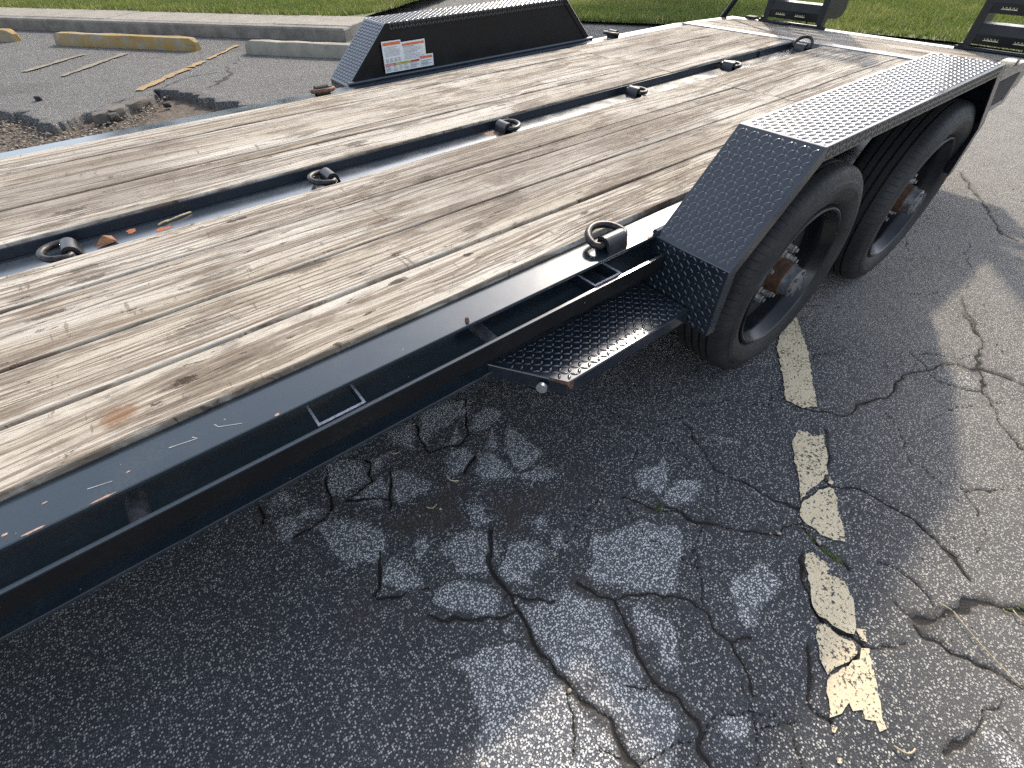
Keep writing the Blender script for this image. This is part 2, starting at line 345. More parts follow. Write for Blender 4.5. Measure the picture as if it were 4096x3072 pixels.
M['red']=simple('red_lens',(.25,.015,.012),.25,0,30,.1,.0002)
M['toothedge']=simple('grass_lit_tooth_edge',(.52,.50,.32),.5,.1,60,.2)  # yellow tint stands in for sunlit grass showing through the slots
CRACKS=[(2,[(-0.661,-0.167),(-0.689,-0.22),(-0.685,-0.292),(-0.694,-0.343),(-0.704,-0.419),(-0.705,-0.501),(-0.701,-0.545),(-0.686,-0.595),(-0.69,-0.648),(-0.69,-0.688)]),
(1.4,[(-0.632,-0.123),(-0.681,-0.209),(-0.661,-0.168)]),
(1.7,[(-0.542,-0.356),(-0.52,-0.412),(-0.498,-0.435),(-0.518,-0.469),(-0.536,-0.54),(-0.555,-0.613),(-0.549,-0.674),(-0.552,-0.72),(-0.58,-0.752),(-0.585,-0.77)]),
(1.2,[(-0.498,-0.435),(-0.444,-0.472),(-0.418,-0.506),(-0.38,-0.542),(-0.349,-0.583),(-0.37,-0.629),(-0.362,-0.67),(-0.327,-0.687)]),
(0.8,[(-0.349,-0.583),(-0.295,-0.53),(-0.256,-0.488)]),
(0.9,[(-0.716,-0.513),(-0.744,-0.55),(-0.78,-0.595)]),
(1,[(-0.362,-0.67),(-0.39,-0.716),(-0.406,-0.746)]),
(0.8,[(-0.607,-0.578),(-0.591,-0.601),(-0.554,-0.619)]),
(0.9,[(-0.787,-0.282),(-0.737,-0.303),(-0.697,-0.321)]),
(1.2,[(-0.276,-0.28),(-0.252,-0.329),(-0.237,-0.357),(-0.197,-0.404),(-0.189,-0.453)]),
(1.2,[(-0.219,-0.347),(-0.19,-0.403),(-0.186,-0.443),(-0.146,-0.487),(-0.11,-0.534),(-0.092,-0.566),(-0.059,-0.598)]),
(1.5,[(-0.059,-0.598),(0.012,-0.613),(0.008,-0.651),(0.006,-0.678),(-0.002,-0.717),(-0.006,-0.751)]),
(1,[(0.074,-0.199),(0.025,-0.287),(-0.005,-0.378),(0.006,-0.437),(0.021,-0.491),(0.028,-0.556),(0.058,-0.587)]),
(1.5,[(0.076,-0.582),(0.119,-0.583),(0.166,-0.586),(0.19,-0.598)]),
(1.1,[(0.19,-0.598),(0.205,-0.614),(0.223,-0.652),(0.243,-0.701),(0.253,-0.748),(0.256,-0.8),(0.241,-0.853),(0.221,-0.893)]),
(1.2,[(0.251,-0.8),(0.238,-0.855),(0.232,-0.891),(0.204,-0.926),(0.19,-0.944)]),
(1.2,[(0.19,-0.598),(0.226,-0.577),(0.279,-0.56),(0.367,-0.502)]),
(1.2,[(0.395,-0.354),(0.408,-0.393),(0.431,-0.448),(0.46,-0.498),(0.521,-0.511),(0.62,-0.534),(0.718,-0.555),(0.799,-0.549),(0.914,-0.578),(0.964,-0.602),(1.008,-0.654),(1.011,-0.688)]),
(1.8,[(1.011,-0.688),(1.048,-0.696),(1.063,-0.74),(1.066,-0.764),(1.082,-0.807),(1.115,-0.883)]),
(0.8,[(0.914,-0.578),(0.86,-0.629),(0.89,-0.683),(0.928,-0.733)]),
(0.7,[(0.914,-0.578),(0.929,-0.546),(0.949,-0.505)]),
(1.1,[(1.353,-0.539),(1.295,-0.587),(1.21,-0.656),(1.163,-0.666),(1.053,-0.69),(0.928,-0.743),(0.835,-0.807),(0.784,-0.852),(0.751,-0.882),(0.731,-0.935)]),
(0.7,[(0.448,-0.844),(0.51,-0.879),(0.604,-0.934)]),
(1.6,[(2.871,-0.025),(2.661,-0.159),(2.43,-0.301),(2.218,-0.413),(2.172,-0.517),(2.167,-0.614)]),
(0.9,[(1.482,-0.489),(1.375,-0.55),(1.21,-0.653),(1.065,-0.692)]),
(2.2,[(-0.001,-0.897),(0.031,-0.91),(0.075,-0.932),(0.123,-0.953),(0.153,-0.968),(0.169,-0.993),(0.189,-1.022),(0.224,-1.07)]),
(1.3,[(-0.015,-0.903),(-0.015,-0.928),(-0.007,-0.961),(0.001,-0.993),(0.018,-1.044),(0.03,-1.088)]),
(0.8,[(0.064,-0.797),(0.085,-0.851),(0.08,-0.893),(0.061,-0.912)]),
(0.9,[(-0.013,-0.837),(-0.002,-0.872),(-0.001,-0.897)]),
(1.6,[(-0.171,-0.755),(-0.182,-0.772),(-0.167,-0.799),(-0.147,-0.823),(-0.147,-0.847),(-0.18,-0.852),(-0.229,-0.843)]),
(1.1,[(-0.055,-0.663),(-0.132,-0.717),(-0.171,-0.755)]),
(1.1,[(-0.25,-0.773),(-0.293,-0.8),(-0.338,-0.834),(-0.343,-0.862),(-0.339,-0.878)]),
(1,[(-0.222,-1.036),(-0.179,-1.052),(-0.107,-1.06),(-0.031,-1.074)]),
(0.8,[(-0.09,-1.086),(-0.098,-1.122)]),
(0.7,[(-0.146,-0.856),(-0.094,-0.897),(-0.063,-0.909)]),
(0.8,[(-0.415,-0.844),(-0.453,-0.874)]),
(0.8,[(-0.453,-0.789),(-0.436,-0.818),(-0.391,-0.843)]),
(1.3,[(-0.42,0.305),(-0.46,0.239),(-0.498,0.167),(-0.542,0.155),(-0.632,0.189),(-0.629,0.253),(-0.596,0.316)]),
(1.3,[(-0.895,0.327),(-0.924,0.25),(-0.928,0.192),(-0.954,0.182),(-1.051,0.181)]),
(1.2,[(-0.783,0.274),(-0.809,0.208),(-0.888,0.191),(-0.793,0.131)]),
(1.2,[(-0.744,0.207),(-0.804,0.093)]),
(1.2,[(-0.524,0.103),(-0.587,0.057)]),
(1,[(-1.077,0.325),(-1.091,0.262)]),
(1.1,[(-0.628,-0.126),(-0.667,-0.182),(-0.681,-0.209),(-0.688,-0.306)]),
(1.2,[(-0.878,0.002),(-0.917,-0.065),(-0.948,-0.082),(-0.887,-0.12),(-0.838,-0.148)]),
(1.1,[(-0.871,-0.204),(-0.84,-0.234),(-0.794,-0.27),(-0.726,-0.31)]),
(0.9,[(-0.704,-0.274),(-0.669,-0.301),(-0.617,-0.362)])]
PALE=[(0.6,[(-0.578,0.328),(-0.471,0.334),(-0.425,0.309),(-0.463,0.241),(-0.509,0.216),(-0.615,0.242),(-0.611,0.278)]),
(0.6,[(-0.458,0.237),(-0.399,0.233),(-0.369,0.187),(-0.393,0.154),(-0.451,0.15),(-0.489,0.17)]),
(0.5,[(-0.598,0.2),(-0.5,0.209),(-0.516,0.162),(-0.572,0.164)]),
(0.7,[(-0.46,0.137),(-0.436,0.128),(-0.452,0.074),(-0.474,0.082)]),
(0.45,[(-0.676,0.33),(-0.599,0.318),(-0.629,0.253),(-0.661,0.221),(-0.692,0.274)]),
(0.6,[(-0.883,0.327),(-0.814,0.316),(-0.785,0.284),(-0.813,0.212),(-0.881,0.208),(-0.905,0.26)]),
(0.6,[(-0.786,0.267),(-0.719,0.249),(-0.719,0.223),(-0.787,0.216),(-0.799,0.234)]),
(0.7,[(-0.754,0.181),(-0.692,0.166),(-0.663,0.126),(-0.691,0.09),(-0.765,0.093),(-0.784,0.124)]),
(0.8,[(-0.603,0.148),(-0.521,0.133),(-0.528,0.097),(-0.588,0.066),(-0.611,0.102)]),
(0.85,[(-0.57,0.052),(-0.504,0.106),(-0.476,0.084),(-0.461,0.017),(-0.48,-0.045),(-0.542,0.013)]),
(0.55,[(-1.07,0.216),(-1.054,0.247),(-0.996,0.26),(-0.947,0.214),(-0.956,0.184),(-1.049,0.186)]),
(0.4,[(-1.068,0.318),(-1.026,0.331),(-1.004,0.283),(-1.069,0.266),(-1.08,0.297)]),
(0.6,[(-0.848,0.19),(-0.787,0.191),(-0.784,0.148),(-0.838,0.113),(-0.864,0.156)]),
(0.85,[(-0.974,0.166),(-0.923,0.139),(-0.85,0.087),(-0.849,0.049),(-0.876,0.006),(-0.915,-0.025),(-0.963,-0.002),(-0.969,0.056),(-0.988,0.118)]),
(1,[(-0.856,-0.028),(-0.835,-0.06),(-0.819,-0.116),(-0.834,-0.141),(-0.876,-0.118),(-0.914,-0.078),(-0.91,-0.06)]),
(1,[(-0.777,-0.095),(-0.724,-0.091),(-0.682,-0.107),(-0.647,-0.141),(-0.673,-0.177),(-0.712,-0.195),(-0.769,-0.161),(-0.774,-0.13)]),
(1,[(-0.638,-0.165),(-0.592,-0.184),(-0.558,-0.217),(-0.548,-0.259),(-0.592,-0.285),(-0.617,-0.302),(-0.661,-0.278),(-0.676,-0.224)]),
(1,[(-0.82,-0.188),(-0.785,-0.17),(-0.757,-0.187),(-0.723,-0.239),(-0.702,-0.291),(-0.737,-0.292),(-0.772,-0.273),(-0.814,-0.231)]),
(0.9,[(-0.619,-0.032),(-0.577,-0.052),(-0.612,-0.108),(-0.659,-0.089)]),
(0.8,[(-0.524,-0.178),(-0.497,-0.187),(-0.515,-0.215),(-0.539,-0.202)]),
(0.8,[(-0.502,-0.226),(-0.471,-0.232),(-0.499,-0.275),(-0.523,-0.257)]),
(0.8,[(-0.801,-0.025),(-0.768,-0.039),(-0.778,-0.072),(-0.81,-0.058)]),
(1,[(-0.498,-0.348),(-0.438,-0.318),(-0.367,-0.321),(-0.28,-0.383),(-0.283,-0.441),(-0.364,-0.512),(-0.403,-0.512),(-0.478,-0.447),(-0.49,-0.381)]),
(1,[(-0.594,-0.361),(-0.549,-0.371),(-0.533,-0.418),(-0.529,-0.479),(-0.548,-0.522),(-0.562,-0.582),(-0.584,-0.593),(-0.665,-0.525),(-0.7,-0.489),(-0.692,-0.408),(-0.679,-0.332)]),
(0.95,[(-0.483,-0.468),(-0.443,-0.495),(-0.45,-0.55),(-0.481,-0.604),(-0.515,-0.603),(-0.532,-0.556)]),
(0.9,[(-0.854,-0.332),(-0.788,-0.342),(-0.731,-0.408),(-0.725,-0.485),(-0.719,-0.51),(-0.71,-0.64),(-0.722,-0.681),(-0.932,-0.517),(-0.875,-0.414),(-0.855,-0.372)]),
(0.85,[(-0.686,-0.516),(-0.583,-0.601),(-0.568,-0.673),(-0.65,-0.738),(-0.688,-0.709),(-0.692,-0.6)]),
(0.8,[(-0.734,-0.327),(-0.712,-0.33),(-0.719,-0.357),(-0.742,-0.356)]),
(1,[(-0.296,-0.377),(-0.236,-0.412),(-0.25,-0.449),(-0.331,-0.496),(-0.379,-0.515),(-0.41,-0.505),(-0.423,-0.485)]),
(1,[(-0.198,-0.591),(-0.145,-0.594),(-0.146,-0.631),(-0.166,-0.678),(-0.227,-0.688),(-0.284,-0.68),(-0.313,-0.648),(-0.306,-0.626)]),
(0.7,[(-0.544,-0.745),(-0.513,-0.742),(-0.467,-0.765),(-0.474,-0.777),(-0.5,-0.787),(-0.54,-0.769)]),
(0.8,[(-0.15,-0.257),(-0.106,-0.248),(-0.1,-0.28),(-0.147,-0.318),(-0.204,-0.337),(-0.233,-0.299),(-0.222,-0.275)]),
(0.85,[(-0.173,-0.338),(-0.105,-0.319),(-0.077,-0.365),(-0.133,-0.394),(-0.178,-0.389),(-0.197,-0.358)]),
(0.75,[(-0.401,0.1),(-0.357,0.105),(-0.353,0.033),(-0.354,-0.032),(-0.395,-0.044),(-0.44,-0.026),(-0.437,0.052)]),
(0.5,[(-0.271,0.152),(-0.236,0.124),(-0.273,0.11),(-0.297,0.13)]),
(0.5,[(-0.462,0.139),(-0.434,0.136),(-0.451,0.073),(-0.474,0.091)]),
(0.6,[(-0.47,-0.028),(-0.386,-0.06),(-0.368,-0.1),(-0.416,-0.112),(-0.468,-0.071)]),
(0.45,[(0.892,-0.592),(0.95,-0.607),(0.994,-0.663),(0.942,-0.715),(0.895,-0.667)]),
(0.35,[(0.088,-0.271),(0.127,-0.31),(0.117,-0.352),(0.067,-0.328)]),
(0.8,[(-0.138,-1.073),(-0.085,-1.102),(-0.094,-1.121),(-0.131,-1.13),(-0.164,-1.092)])]
PAINT=[[(0.62,-0.192),(0.743,-0.14),(0.822,-0.108),(0.868,-0.117),(0.793,-0.18),(0.679,-0.275),(0.442,-0.434),(0.403,-0.408),(0.39,-0.36),(0.522,-0.262)],
[(0.249,-0.457),(0.303,-0.451),(0.323,-0.467),(0.317,-0.487),(0.347,-0.503),(0.295,-0.542),(0.235,-0.57),(0.222,-0.581),(0.171,-0.579),(0.129,-0.577),(0.077,-0.579),(0.145,-0.534)],
[(0.063,-0.587),(0.15,-0.59),(0.18,-0.607),(0.186,-0.619),(0.098,-0.68),(0.056,-0.712),(0.039,-0.688),(0.029,-0.662),(0.029,-0.626),(0.038,-0.603)],
[(0.216,-0.587),(0.205,-0.6),(0.209,-0.606),(0.195,-0.607),(0.191,-0.595)],
[(-0.051,-0.661),(-0.032,-0.673),(-0.033,-0.694),(-0.033,-0.715),(-0.06,-0.721),(-0.047,-0.751),(-0.063,-0.779),(-0.067,-0.79),(-0.105,-0.812),(-0.142,-0.823),(-0.153,-0.814),(-0.16,-0.787),(-0.166,-0.759),(-0.153,-0.737),(-0.115,-0.708)],
[(-0.192,-0.764),(-0.171,-0.778),(-0.171,-0.804),(-0.162,-0.829),(-0.173,-0.845),(-0.188,-0.849),(-0.22,-0.835),(-0.268,-0.827),(-0.262,-0.817),(-0.236,-0.796)],
[(-0.13,-0.823),(-0.114,-0.836),(-0.139,-0.851),(-0.144,-0.839)],
[(-0.276,-0.831),(-0.229,-0.84),(-0.185,-0.855),(-0.16,-0.848),(-0.148,-0.857),(-0.174,-0.877),(-0.217,-0.91),(-0.265,-0.943),(-0.283,-0.937),(-0.27,-0.926),(-0.282,-0.913),(-0.271,-0.901),(-0.289,-0.89),(-0.28,-0.879),(-0.324,-0.876),(-0.335,-0.868),(-0.307,-0.85)],
[(-0.344,-0.875),(-0.338,-0.883),(-0.35,-0.884),(-0.354,-0.881)],
[(-0.387,-0.908),(-0.378,-0.914),(-0.387,-0.917),(-0.392,-0.913)]]
# ================= GROUND: one asphalt sheet, cracked near the trailer, broken away on its far side
def axis(parts):
    out=[parts[0][0]]
    for a,b,st in parts:
        n=max(1,int(round((b-a)/st))); out+=list(np.linspace(a,b,n+1)[1:])
    return np.array(out)
gx=axis([(-60,-12,6),(-12,-3.5,.8),(-3.5,-1.8,.06),(-1.8,-1.0,.007),(-1.0,.45,.0042),(.45,1.2,.0065),(1.2,2,.009),(2,3.2,.013),(3.2,8,.12),(8,60,5)])
gy=axis([(-60,-8,5),(-8,-2,.4),(-2,-1.2,.05),(-1.2,.3,.0045),(.3,.6,.012),(.6,3.3,.10),(3.3,5.75,.014),(5.75,9,.12),(9,60,5)])
X,Y=np.meshgrid(gx,gy,indexing='ij'); x=X.ravel(); y=Y.ravel(); nx,ny=len(gx),len(gy)
wx=x+(vnoise(x*38,y*38,5)-.5)*.016+(vnoise(x*12,y*12,6)-.5)*.02; wy=y+(vnoise(x*38,y*38,7)-.5)*.016+(vnoise(x*12,y*12,8)-.5)*.02
crack=np.zeros_like(x); halo=np.zeros_like(x)
near=(x>-1.9)&(x<5)&(y>-1.6)&(y<1.0); idn=np.nonzero(near)[0]
def segd(px,py,a,b):
    ax,ay=a;bx,by=b;dx,dy=bx-ax,by-ay;L=dx*dx+dy*dy+1e-12
    t=np.clip(((px-ax)*dx+(py-ay)*dy)/L,0,1); return np.hypot(px-ax-t*dx,py-ay-t*dy)
def crackadd(pts,w,sub):
    for a,b in zip(pts[:-1],pts[1:]):
        m=.06
        k=sub[(x[sub]>min(a[0],b[0])-m)&(x[sub]<max(a[0],b[0])+m)&(y[sub]>min(a[1],b[1])-m)&(y[sub]<max(a[1],b[1])+m)]
        if not len(k): continue
        d=segd(wx[k],wy[k],a,b); hw=.0030*w*(.35+1.0*vnoise(x[k]*22,y[k]*22,11))
        crack[k]=np.maximum(crack[k],1-sstep(hw*.45,hw*1.6,d))
        hh=.026*w**.7*(.3+1.0*vnoise(x[k]*11,y[k]*11,12)); halo[k]=np.maximum(halo[k],(1-sstep(hh*.1,hh,d))*min(1,.45+.3*w))
for w,pts in CRACKS: crackadd(pts,w,idn)
# hairline cracks away from the traced ones
r2=random.Random(3)
for _ in range(46):
    p0=[r2.uniform(-.5,3.0),r2.uniform(-1.1,.3)]; a=r2.uniform(0,6.28); pts=[tuple(p0)]
    for k in range(r2.randint(2,6)):
        a+=r2.uniform(-.6,.6); p0=[p0[0]+math.cos(a)*.07,p0[1]+math.sin(a)*.07]; pts.append(tuple(p0))
    crackadd(pts,r2.uniform(.25,.5),idn)
def polysd(px,py,poly):
    d=np.full(px.shape,9.); ins=np.zeros(px.shape,bool); n=len(poly)
    for i in range(n):
        a,b=poly[i],poly[(i+1)%n]; d=np.minimum(d,segd(px,py,a,b))
        c=((a[1]>py)!=(b[1]>py)); xi=(b[0]-a[0])*(py-a[1])/(b[1]-a[1]+1e-12)+a[0]; ins^=c&(px<xi)
    return np.where(ins,d,-d)
wear=np.zeros_like(x); best=np.full(x.shape,-9.)
for s_,poly in PALE:
    pa=np.array(poly); m=.12
    k=idn[(x[idn]>pa[:,0].min()-m)&(x[idn]<pa[:,0].max()+m)&(y[idn]>pa[:,1].min()-m)&(y[idn]<pa[:,1].max()+m)]
    jx=x[k]+(vnoise(x[k]*16,y[k]*16,31)-.5)*.05; jy=y[k]+(vnoise(x[k]*16,y[k]*16,32)-.5)*.05
    d=polysd(jx,jy,poly); wear[k]=np.maximum(wear[k],min(1,s_*1.15+.1)*sstep(-.014,.018,d)); best[k]=np.maximum(best[k],d)
# soil washed into the gaps between the broken pieces under the rail
core=sstep(.62,.18,np.hypot((x+.66)/1.05,(y+.04)/.75))
dirt=core*sstep(-.006,-.045,best)*(.40+.6*fbm(x*9,y*9,41))
dirt=np.maximum(dirt,.75*crack*0+.55*sstep(.03,.0,np.where(best>-8,np.abs(best+.03),9))*core)
# age: the sealed dark coat covers the lower left, older brown-grey asphalt lies to the right; the far bay is darkened for soft shade
lx=(x-.05)*.60-(y+.75)*.80          # grows to the lower right
old=sstep(-.15,.45,lx+.25*(fbm(x*2.2,y*2.2,51)-.5))
old=np.maximum(old,sstep(.55,1.1,x)); old=np.where(y>2,.30*fbm(x*1.1,y*1.1,52),old)
old=np.clip(old,0,1)
dirt=np.maximum(dirt,.72*halo)
z=np.full(x.shape,G)+(fbm(x*3.1,y*3.1,61)-.47)*.004+ (fbm(x*14,y*14,62)-.47)*.003
z-= crack*.0055; z+=wear*.0015*near; z-=(dirt-.5*halo)*.003
# raised plates either side of the widest cracks
z+=near*(vnoise(x*4.3,y*4.3,63)-.5)*.003*sstep(-.2,-.6,y)
# pothole strip on the far side of the trailer
HOLE=[(-9,5.9),(-3.2,5.75),(-2.4,5.5),(-1.628,5.377),(-1.546,5.306),(-1.452,5.096),(-1.326,4.629),(-1.029,4.815),(-.805,4.752),(-.585,5.085),(-.492,5.214),(-.309,5.086),(-.325,4.909),(-.167,4.569),(-.064,4.336),(-.02,4.205),(.25,3.8),(.5,3.45),(-9,3.45)]
k=np.nonzero((x>-9)&(x<2)&(y>3.3)&(y<6.1))[0]
jx=x[k]+(vnoise(x[k]*9,y[k]*9,71)-.5)*.09+(vnoise(x[k]*30,y[k]*30,73)-.5)*.03; jy=y[k]+(vnoise(x[k]*9,y[k]*9,72)-.5)*.09+(vnoise(x[k]*30,y[k]*30,74)-.5)*.03
hd=polysd(jx,jy,HOLE); gravel=np.zeros_like(x)
z[k]-=.062*sstep(-.002,.016,hd)-.012*sstep(.1,.5,hd); z[k]+=.012*np.exp(-((hd+.05)/.07)**2)*(hd<0)
gravel[k]=sstep(0,.02,hd)*sstep(.62,.25,hd+.5*(fbm(x[k]*2,y[k]*2,75)-.5)+.9*np.clip(x[k]+.6,0,1))
z[k]+=gravel[k]*(fbm(x[k]*22,y[k]*22,76)-.5)*.03
# crack running to the right of the pothole, between the stops
for pts,w in (([(-.1,5.0),(.2,5.35),(.25,5.7),(.45,6.0)],2.2),([(-.49,5.2),(-.2,5.55),(.1,5.6)],2.0),([(-1.0,4.95),(-.55,5.25)],1.6)):
    for a,b in zip(pts[:-1],pts[1:]):
        d=segd(jx,jy,a,b); cr=1-sstep(.006*w,.012*w,d); crack[k]=np.maximum(crack[k],cr*.8)
farpatch=(y>3)
wear=np.where(farpatch,.12*sstep(.35,.7,fbm(x*.9,y*.9,81)),wear); dirt=np.where(farpatch,.55*sstep(.42,.68,fbm(x*1.3,y*1.3,82)),dirt)  # mottled dirt in the far bay also paints in its soft shade
wear=np.where((x>.9)&(y<3),np.maximum(wear,.22*fbm(x*2,y*2,83)),wear)
I=np.arange(nx*ny).reshape(nx,ny); Q=np.stack([I[:-1,:-1],I[1:,:-1],I[1:,1:],I[:-1,1:]],-1).reshape(-1,4)
asp=npmesh('asphalt',np.stack([x,y,z],1),Q,M['asphalt'],smooth=True,attrs=dict(wear=wear,crack=crack,dirt=dirt,old=old,gravel=gravel)); tag(asp,kind='structure')

def line_piece(poly,mat,z0,jit=.006,name='parking_line',step=.012):
    P=[]; n=len(poly)
    for i in range(n):
        a=Vector(poly[i]); b=Vector(poly[(i+1)%n]); m=max(1,int((b-a).length/step))
        nrm=Vector((-(b-a).y,(b-a).x)).normalized() if (b-a).length>0 else Vector((0,0))
        for k in range(m): P.append(a.lerp(b,k/m)+nrm*random.uniform(-jit,jit)*.6)
    bm=bmesh.new(); vs=[bm.verts.new((p.x,p.y,z0)) for p in P]; f=bm.faces.new(vs)
    if f.normal.z<0: f.normal_flip()
    bmesh.ops.triangulate(bm,faces=[f])
    me=bpy.data.meshes.new(name); bm.to_mesh(me); bm.free(); o=bpy.data.objects.new(name,me); COL.objects.link(o); me.materials.append(mat); tag(o,kind='structure'); return o
for poly in PAINT: line_piece(poly,M['yellow'],G+.004)
def strip(a,b,w,mat,cuts=8,seed=0):
    rr=random.Random(seed); a=Vector(a);b=Vector(b);t=(b-a).normalized();nn=Vector((-t.y,t.x)); pts=[];L=(b-a).length
    up=[];dn=[]
    for i in range(cuts+1):
        q=a+t*L*i/cuts; up.append(q+nn*(w/2+rr.uniform(-.02,.012))); dn.append(q-nn*(w/2+rr.uniform(-.02,.012)))
    line_piece([tuple(p) for p in up+dn[::-1]],mat,G+.010,.012,step=.04)
strip((-.62,5.32),(-.08,5.93),.09,M['orange'],8,1); strip((-.04,5.97),(.14,6.17),.085,M['orange'],4,2); strip((.2,6.24),(.66,6.78),.06,M['orange'],6,3)
strip((-1.12,6.45),(-.47,7.22),.085,M['faded'],8,4); strip((-1.42,6.95),(-.84,7.5),.075,M['faded'],7,5)

# ================= kerb, sidewalk, lawn
DV=Vector((.612,-.791)); NV=Vector((.791,.612))
def TS(t,s,z): p=DV*t+NV*s; return (p.x,p.y,z)
KT0,KT1=-16,-3.75; ZT=.118
def quadbox(t0,t1,s0,s1,z0,z1,ch=.012):
    mb=MB(); v=[TS(t,s,zz) for zz in (z0,z1-ch) for t,s in ((t0,s0),(t1,s0),(t1,s1),(t0,s1))]+[TS(t,s,z1) for t,s in ((t0+ch,s0+ch),(t1-ch,s0+ch),(t1-ch,s1-ch),(t0+ch,s1-ch))]
    f=[(0,1,5,4),(1,2,6,5),(2,3,7,6),(3,0,4,7),(4,5,9,8),(5,6,10,9),(6,7,11,10),(7,4,8,11),(8,9,10,11),(3,2,1,0)]
    return mb.add(v,f)
tag(quadbox(KT0,KT1,5.11,5.27,-.2,ZT,.018).build('kerb',M['kerb'],smooth=30),kind='structure')
sw=tag(empty('sidewalk',TS(-6,5.6,0)),kind='structure')
iw=Matrix.Translation(-Vector(sw.location))
js=[KT0,-13.3,-11.9,-10.35,-8.9,-7.447,-6.113,-4.852,KT1]
for a,b in zip(js[:-1],js[1:]):
    o=quadbox(a+.012,b-.012,5.273,5.93,-.1,ZT+random.uniform(-.004,.004),.008)
    o.v=[tuple(iw@Vector(p)) for p in o.v]; o.build('slab',M['walk'],sw)
def flat(name,pts,z,mat):
    bm=bmesh.new(); f=bm.faces.new([bm.verts.new((p[0],p[1],z)) for p in pts]); bmesh.ops.triangulate(bm,faces=[f]); bmesh.ops.recalc_face_normals(bm,faces=bm.faces[:])
    if bm.faces[:][0].normal.z<0: bmesh.ops.reverse_faces(bm,faces=bm.faces[:])
    me=bpy.data.meshes.new(name); bm.to_mesh(me); bm.free(); o=bpy.data.objects.new(name,me); COL.objects.link(o); me.materials.append(mat); return tag(o,kind='structure')
GA=[TS(KT0,5.93,0)[:2],TS(-3.95,5.93,0)[:2],TS(-3.75,8.5,0)[:2],TS(-3.2,40,0)[:2],TS(-40,40,0)[:2],TS(-40,5.93,0)[:2]]
GB=[(4.05,6.35),(4.35,5.55),(4.69,5.0),(5.17,4.28),(6.09,3.06),(6.49,2.05),(6.66,1.36),(6.6,.65),(6.5,-.2),(6.7,-2),(8,-9),(45,-30),(45,30),TS(-1.5,40,0)[:2],TS(-2.3,12,0)[:2]]
flat('lawn',GA,ZT-.01,M['lawn']); flat('lawn',GB,G+.03,M['lawn'])
# raised lawn edge so that the turf is a step above the asphalt
def inside(poly,px,py):
    return polysd(px,py,poly)>0
def blades(n,x0,x1,y0,y1,poly,zb,seed,hm=.06,edge=.05):
    r=np.random.default_rng(seed); px=r.uniform(x0,x1,n);py=r.uniform(y0,y1,n)
    d=polysd(px,py,poly); k=d>-edge*vnoise(px*5,py*5,seed)
    px,py,d=px[k],py[k],d[k]; m=len(px)
    cl=.55+.9*fbm(px*2.5,py*2.5,seed+1); h=hm*cl*r.uniform(.55,1.35,m); w=r.uniform(.004,.0075,m)*1.25; a=r.uniform(0,6.283,m); ln=r.uniform(0,.9,m)*h; b=r.uniform(0,6.283,m)
    zz=zb+np.zeros(m)
    p0=np.stack([px-np.cos(a)*w,py-np.sin(a)*w,zz],1);p1=np.stack([px+np.cos(a)*w,py+np.sin(a)*w,zz],1);p2=np.stack([px+np.cos(b)*ln,py+np.sin(b)*ln,zz+h],1)
    t=np.clip(r.normal(.42,.22,m),0,.9); t=np.where(r.uniform(0,1,m)<.02+.10*np.exp(-np.maximum(d,0)/.12),1.0,t)
    return np.stack([p0,p1,p2],1).reshape(-1,3),np.repeat(t,3)
bl=[blades(75000,4.3,10.6,-1.2,6.4,GB,G+.03,101,.07),blades(60000,.4,6.5,7.0,10.5,GA,ZT-.01,102,.06),blades(50000,-4.2,1.6,9.2,14.5,GA,ZT-.01,103,.06),blades(16000,4,5.6,3.2,6.3,GB,G+.03,104,.06)]
Vb=np.concatenate([b[0] for b in bl]); Tb=np.concatenate([b[1] for b in bl]); Fb=np.arange(len(Vb)).reshape(-1,3)
tag(npmesh('grass',Vb,Fb,M['grass'],attrs=dict(tint=Tb)),kind='stuff',label='green mown grass with straw coloured blades along its edge')

# ================= wheel stops
def wheel_stop(t0,t1,s,mat,label,h=.12):
    prof=[(-.085,0),(-.085,.035),(-.055,h-.01),(-.045,h),(.045,h),(.055,h-.01),(.085,.035),(.085,0)]
    mb=MB(); n=len(prof); rings=[]
    L=t1-t0; cuts=[(0,.55,.7),(.045,.92,.95),(.08,1,1)]+[(.08+(L-.16)*i/10,1,1) for i in range(1,10)]+[(L-.08,1,1),(L-.045,.92,.95),(L,.5,.62)]
    rr=random.Random(int(t0*10)); v=[]
    for c,sc,hc in cuts:
        for k,(a,b) in enumerate(prof):
            j=(rr.uniform(-.004,.004) if b>.02 else 0)
            p=DV*(t0+c)+NV*(s+a*sc+j); v.append((p.x,p.y,G+(b*hc if b>0 else 0)+j))
    f=[tuple(range(n))]+[tuple(range((len(cuts)-1)*n,len(cuts)*n))[::-1]]
    for i in range(len(cuts)-1):
        for k in range(n): f.append((i*n+k,i*n+(k+1)%n,(i+1)*n+(k+1)%n,(i+1)*n+k))
    mb.add(v,f); p=DV*((t0+t1)/2)+NV*s
    o=mb.build('wheel_stop',mat,smooth=35,origin=(p.x,p.y,G)); tag(o,label,'wheel stop','concrete wheel stops along the kerb'); return o
wheel_stop(-7.33,-5.27,4.39,M['stop_yellow'],'long concrete wheel stop with worn yellow paint, whole, in front of the kerb')
wheel_stop(-4.58,-2.55,4.37,M['stop_grey'],'bare grey concrete wheel stop partly hidden by the far fender')
wheel_stop(-10.2,-8.07,4.45,M['stop_yellow'],'yellowed wheel stop of which only the blunt end shows, cut by the left picture edge')

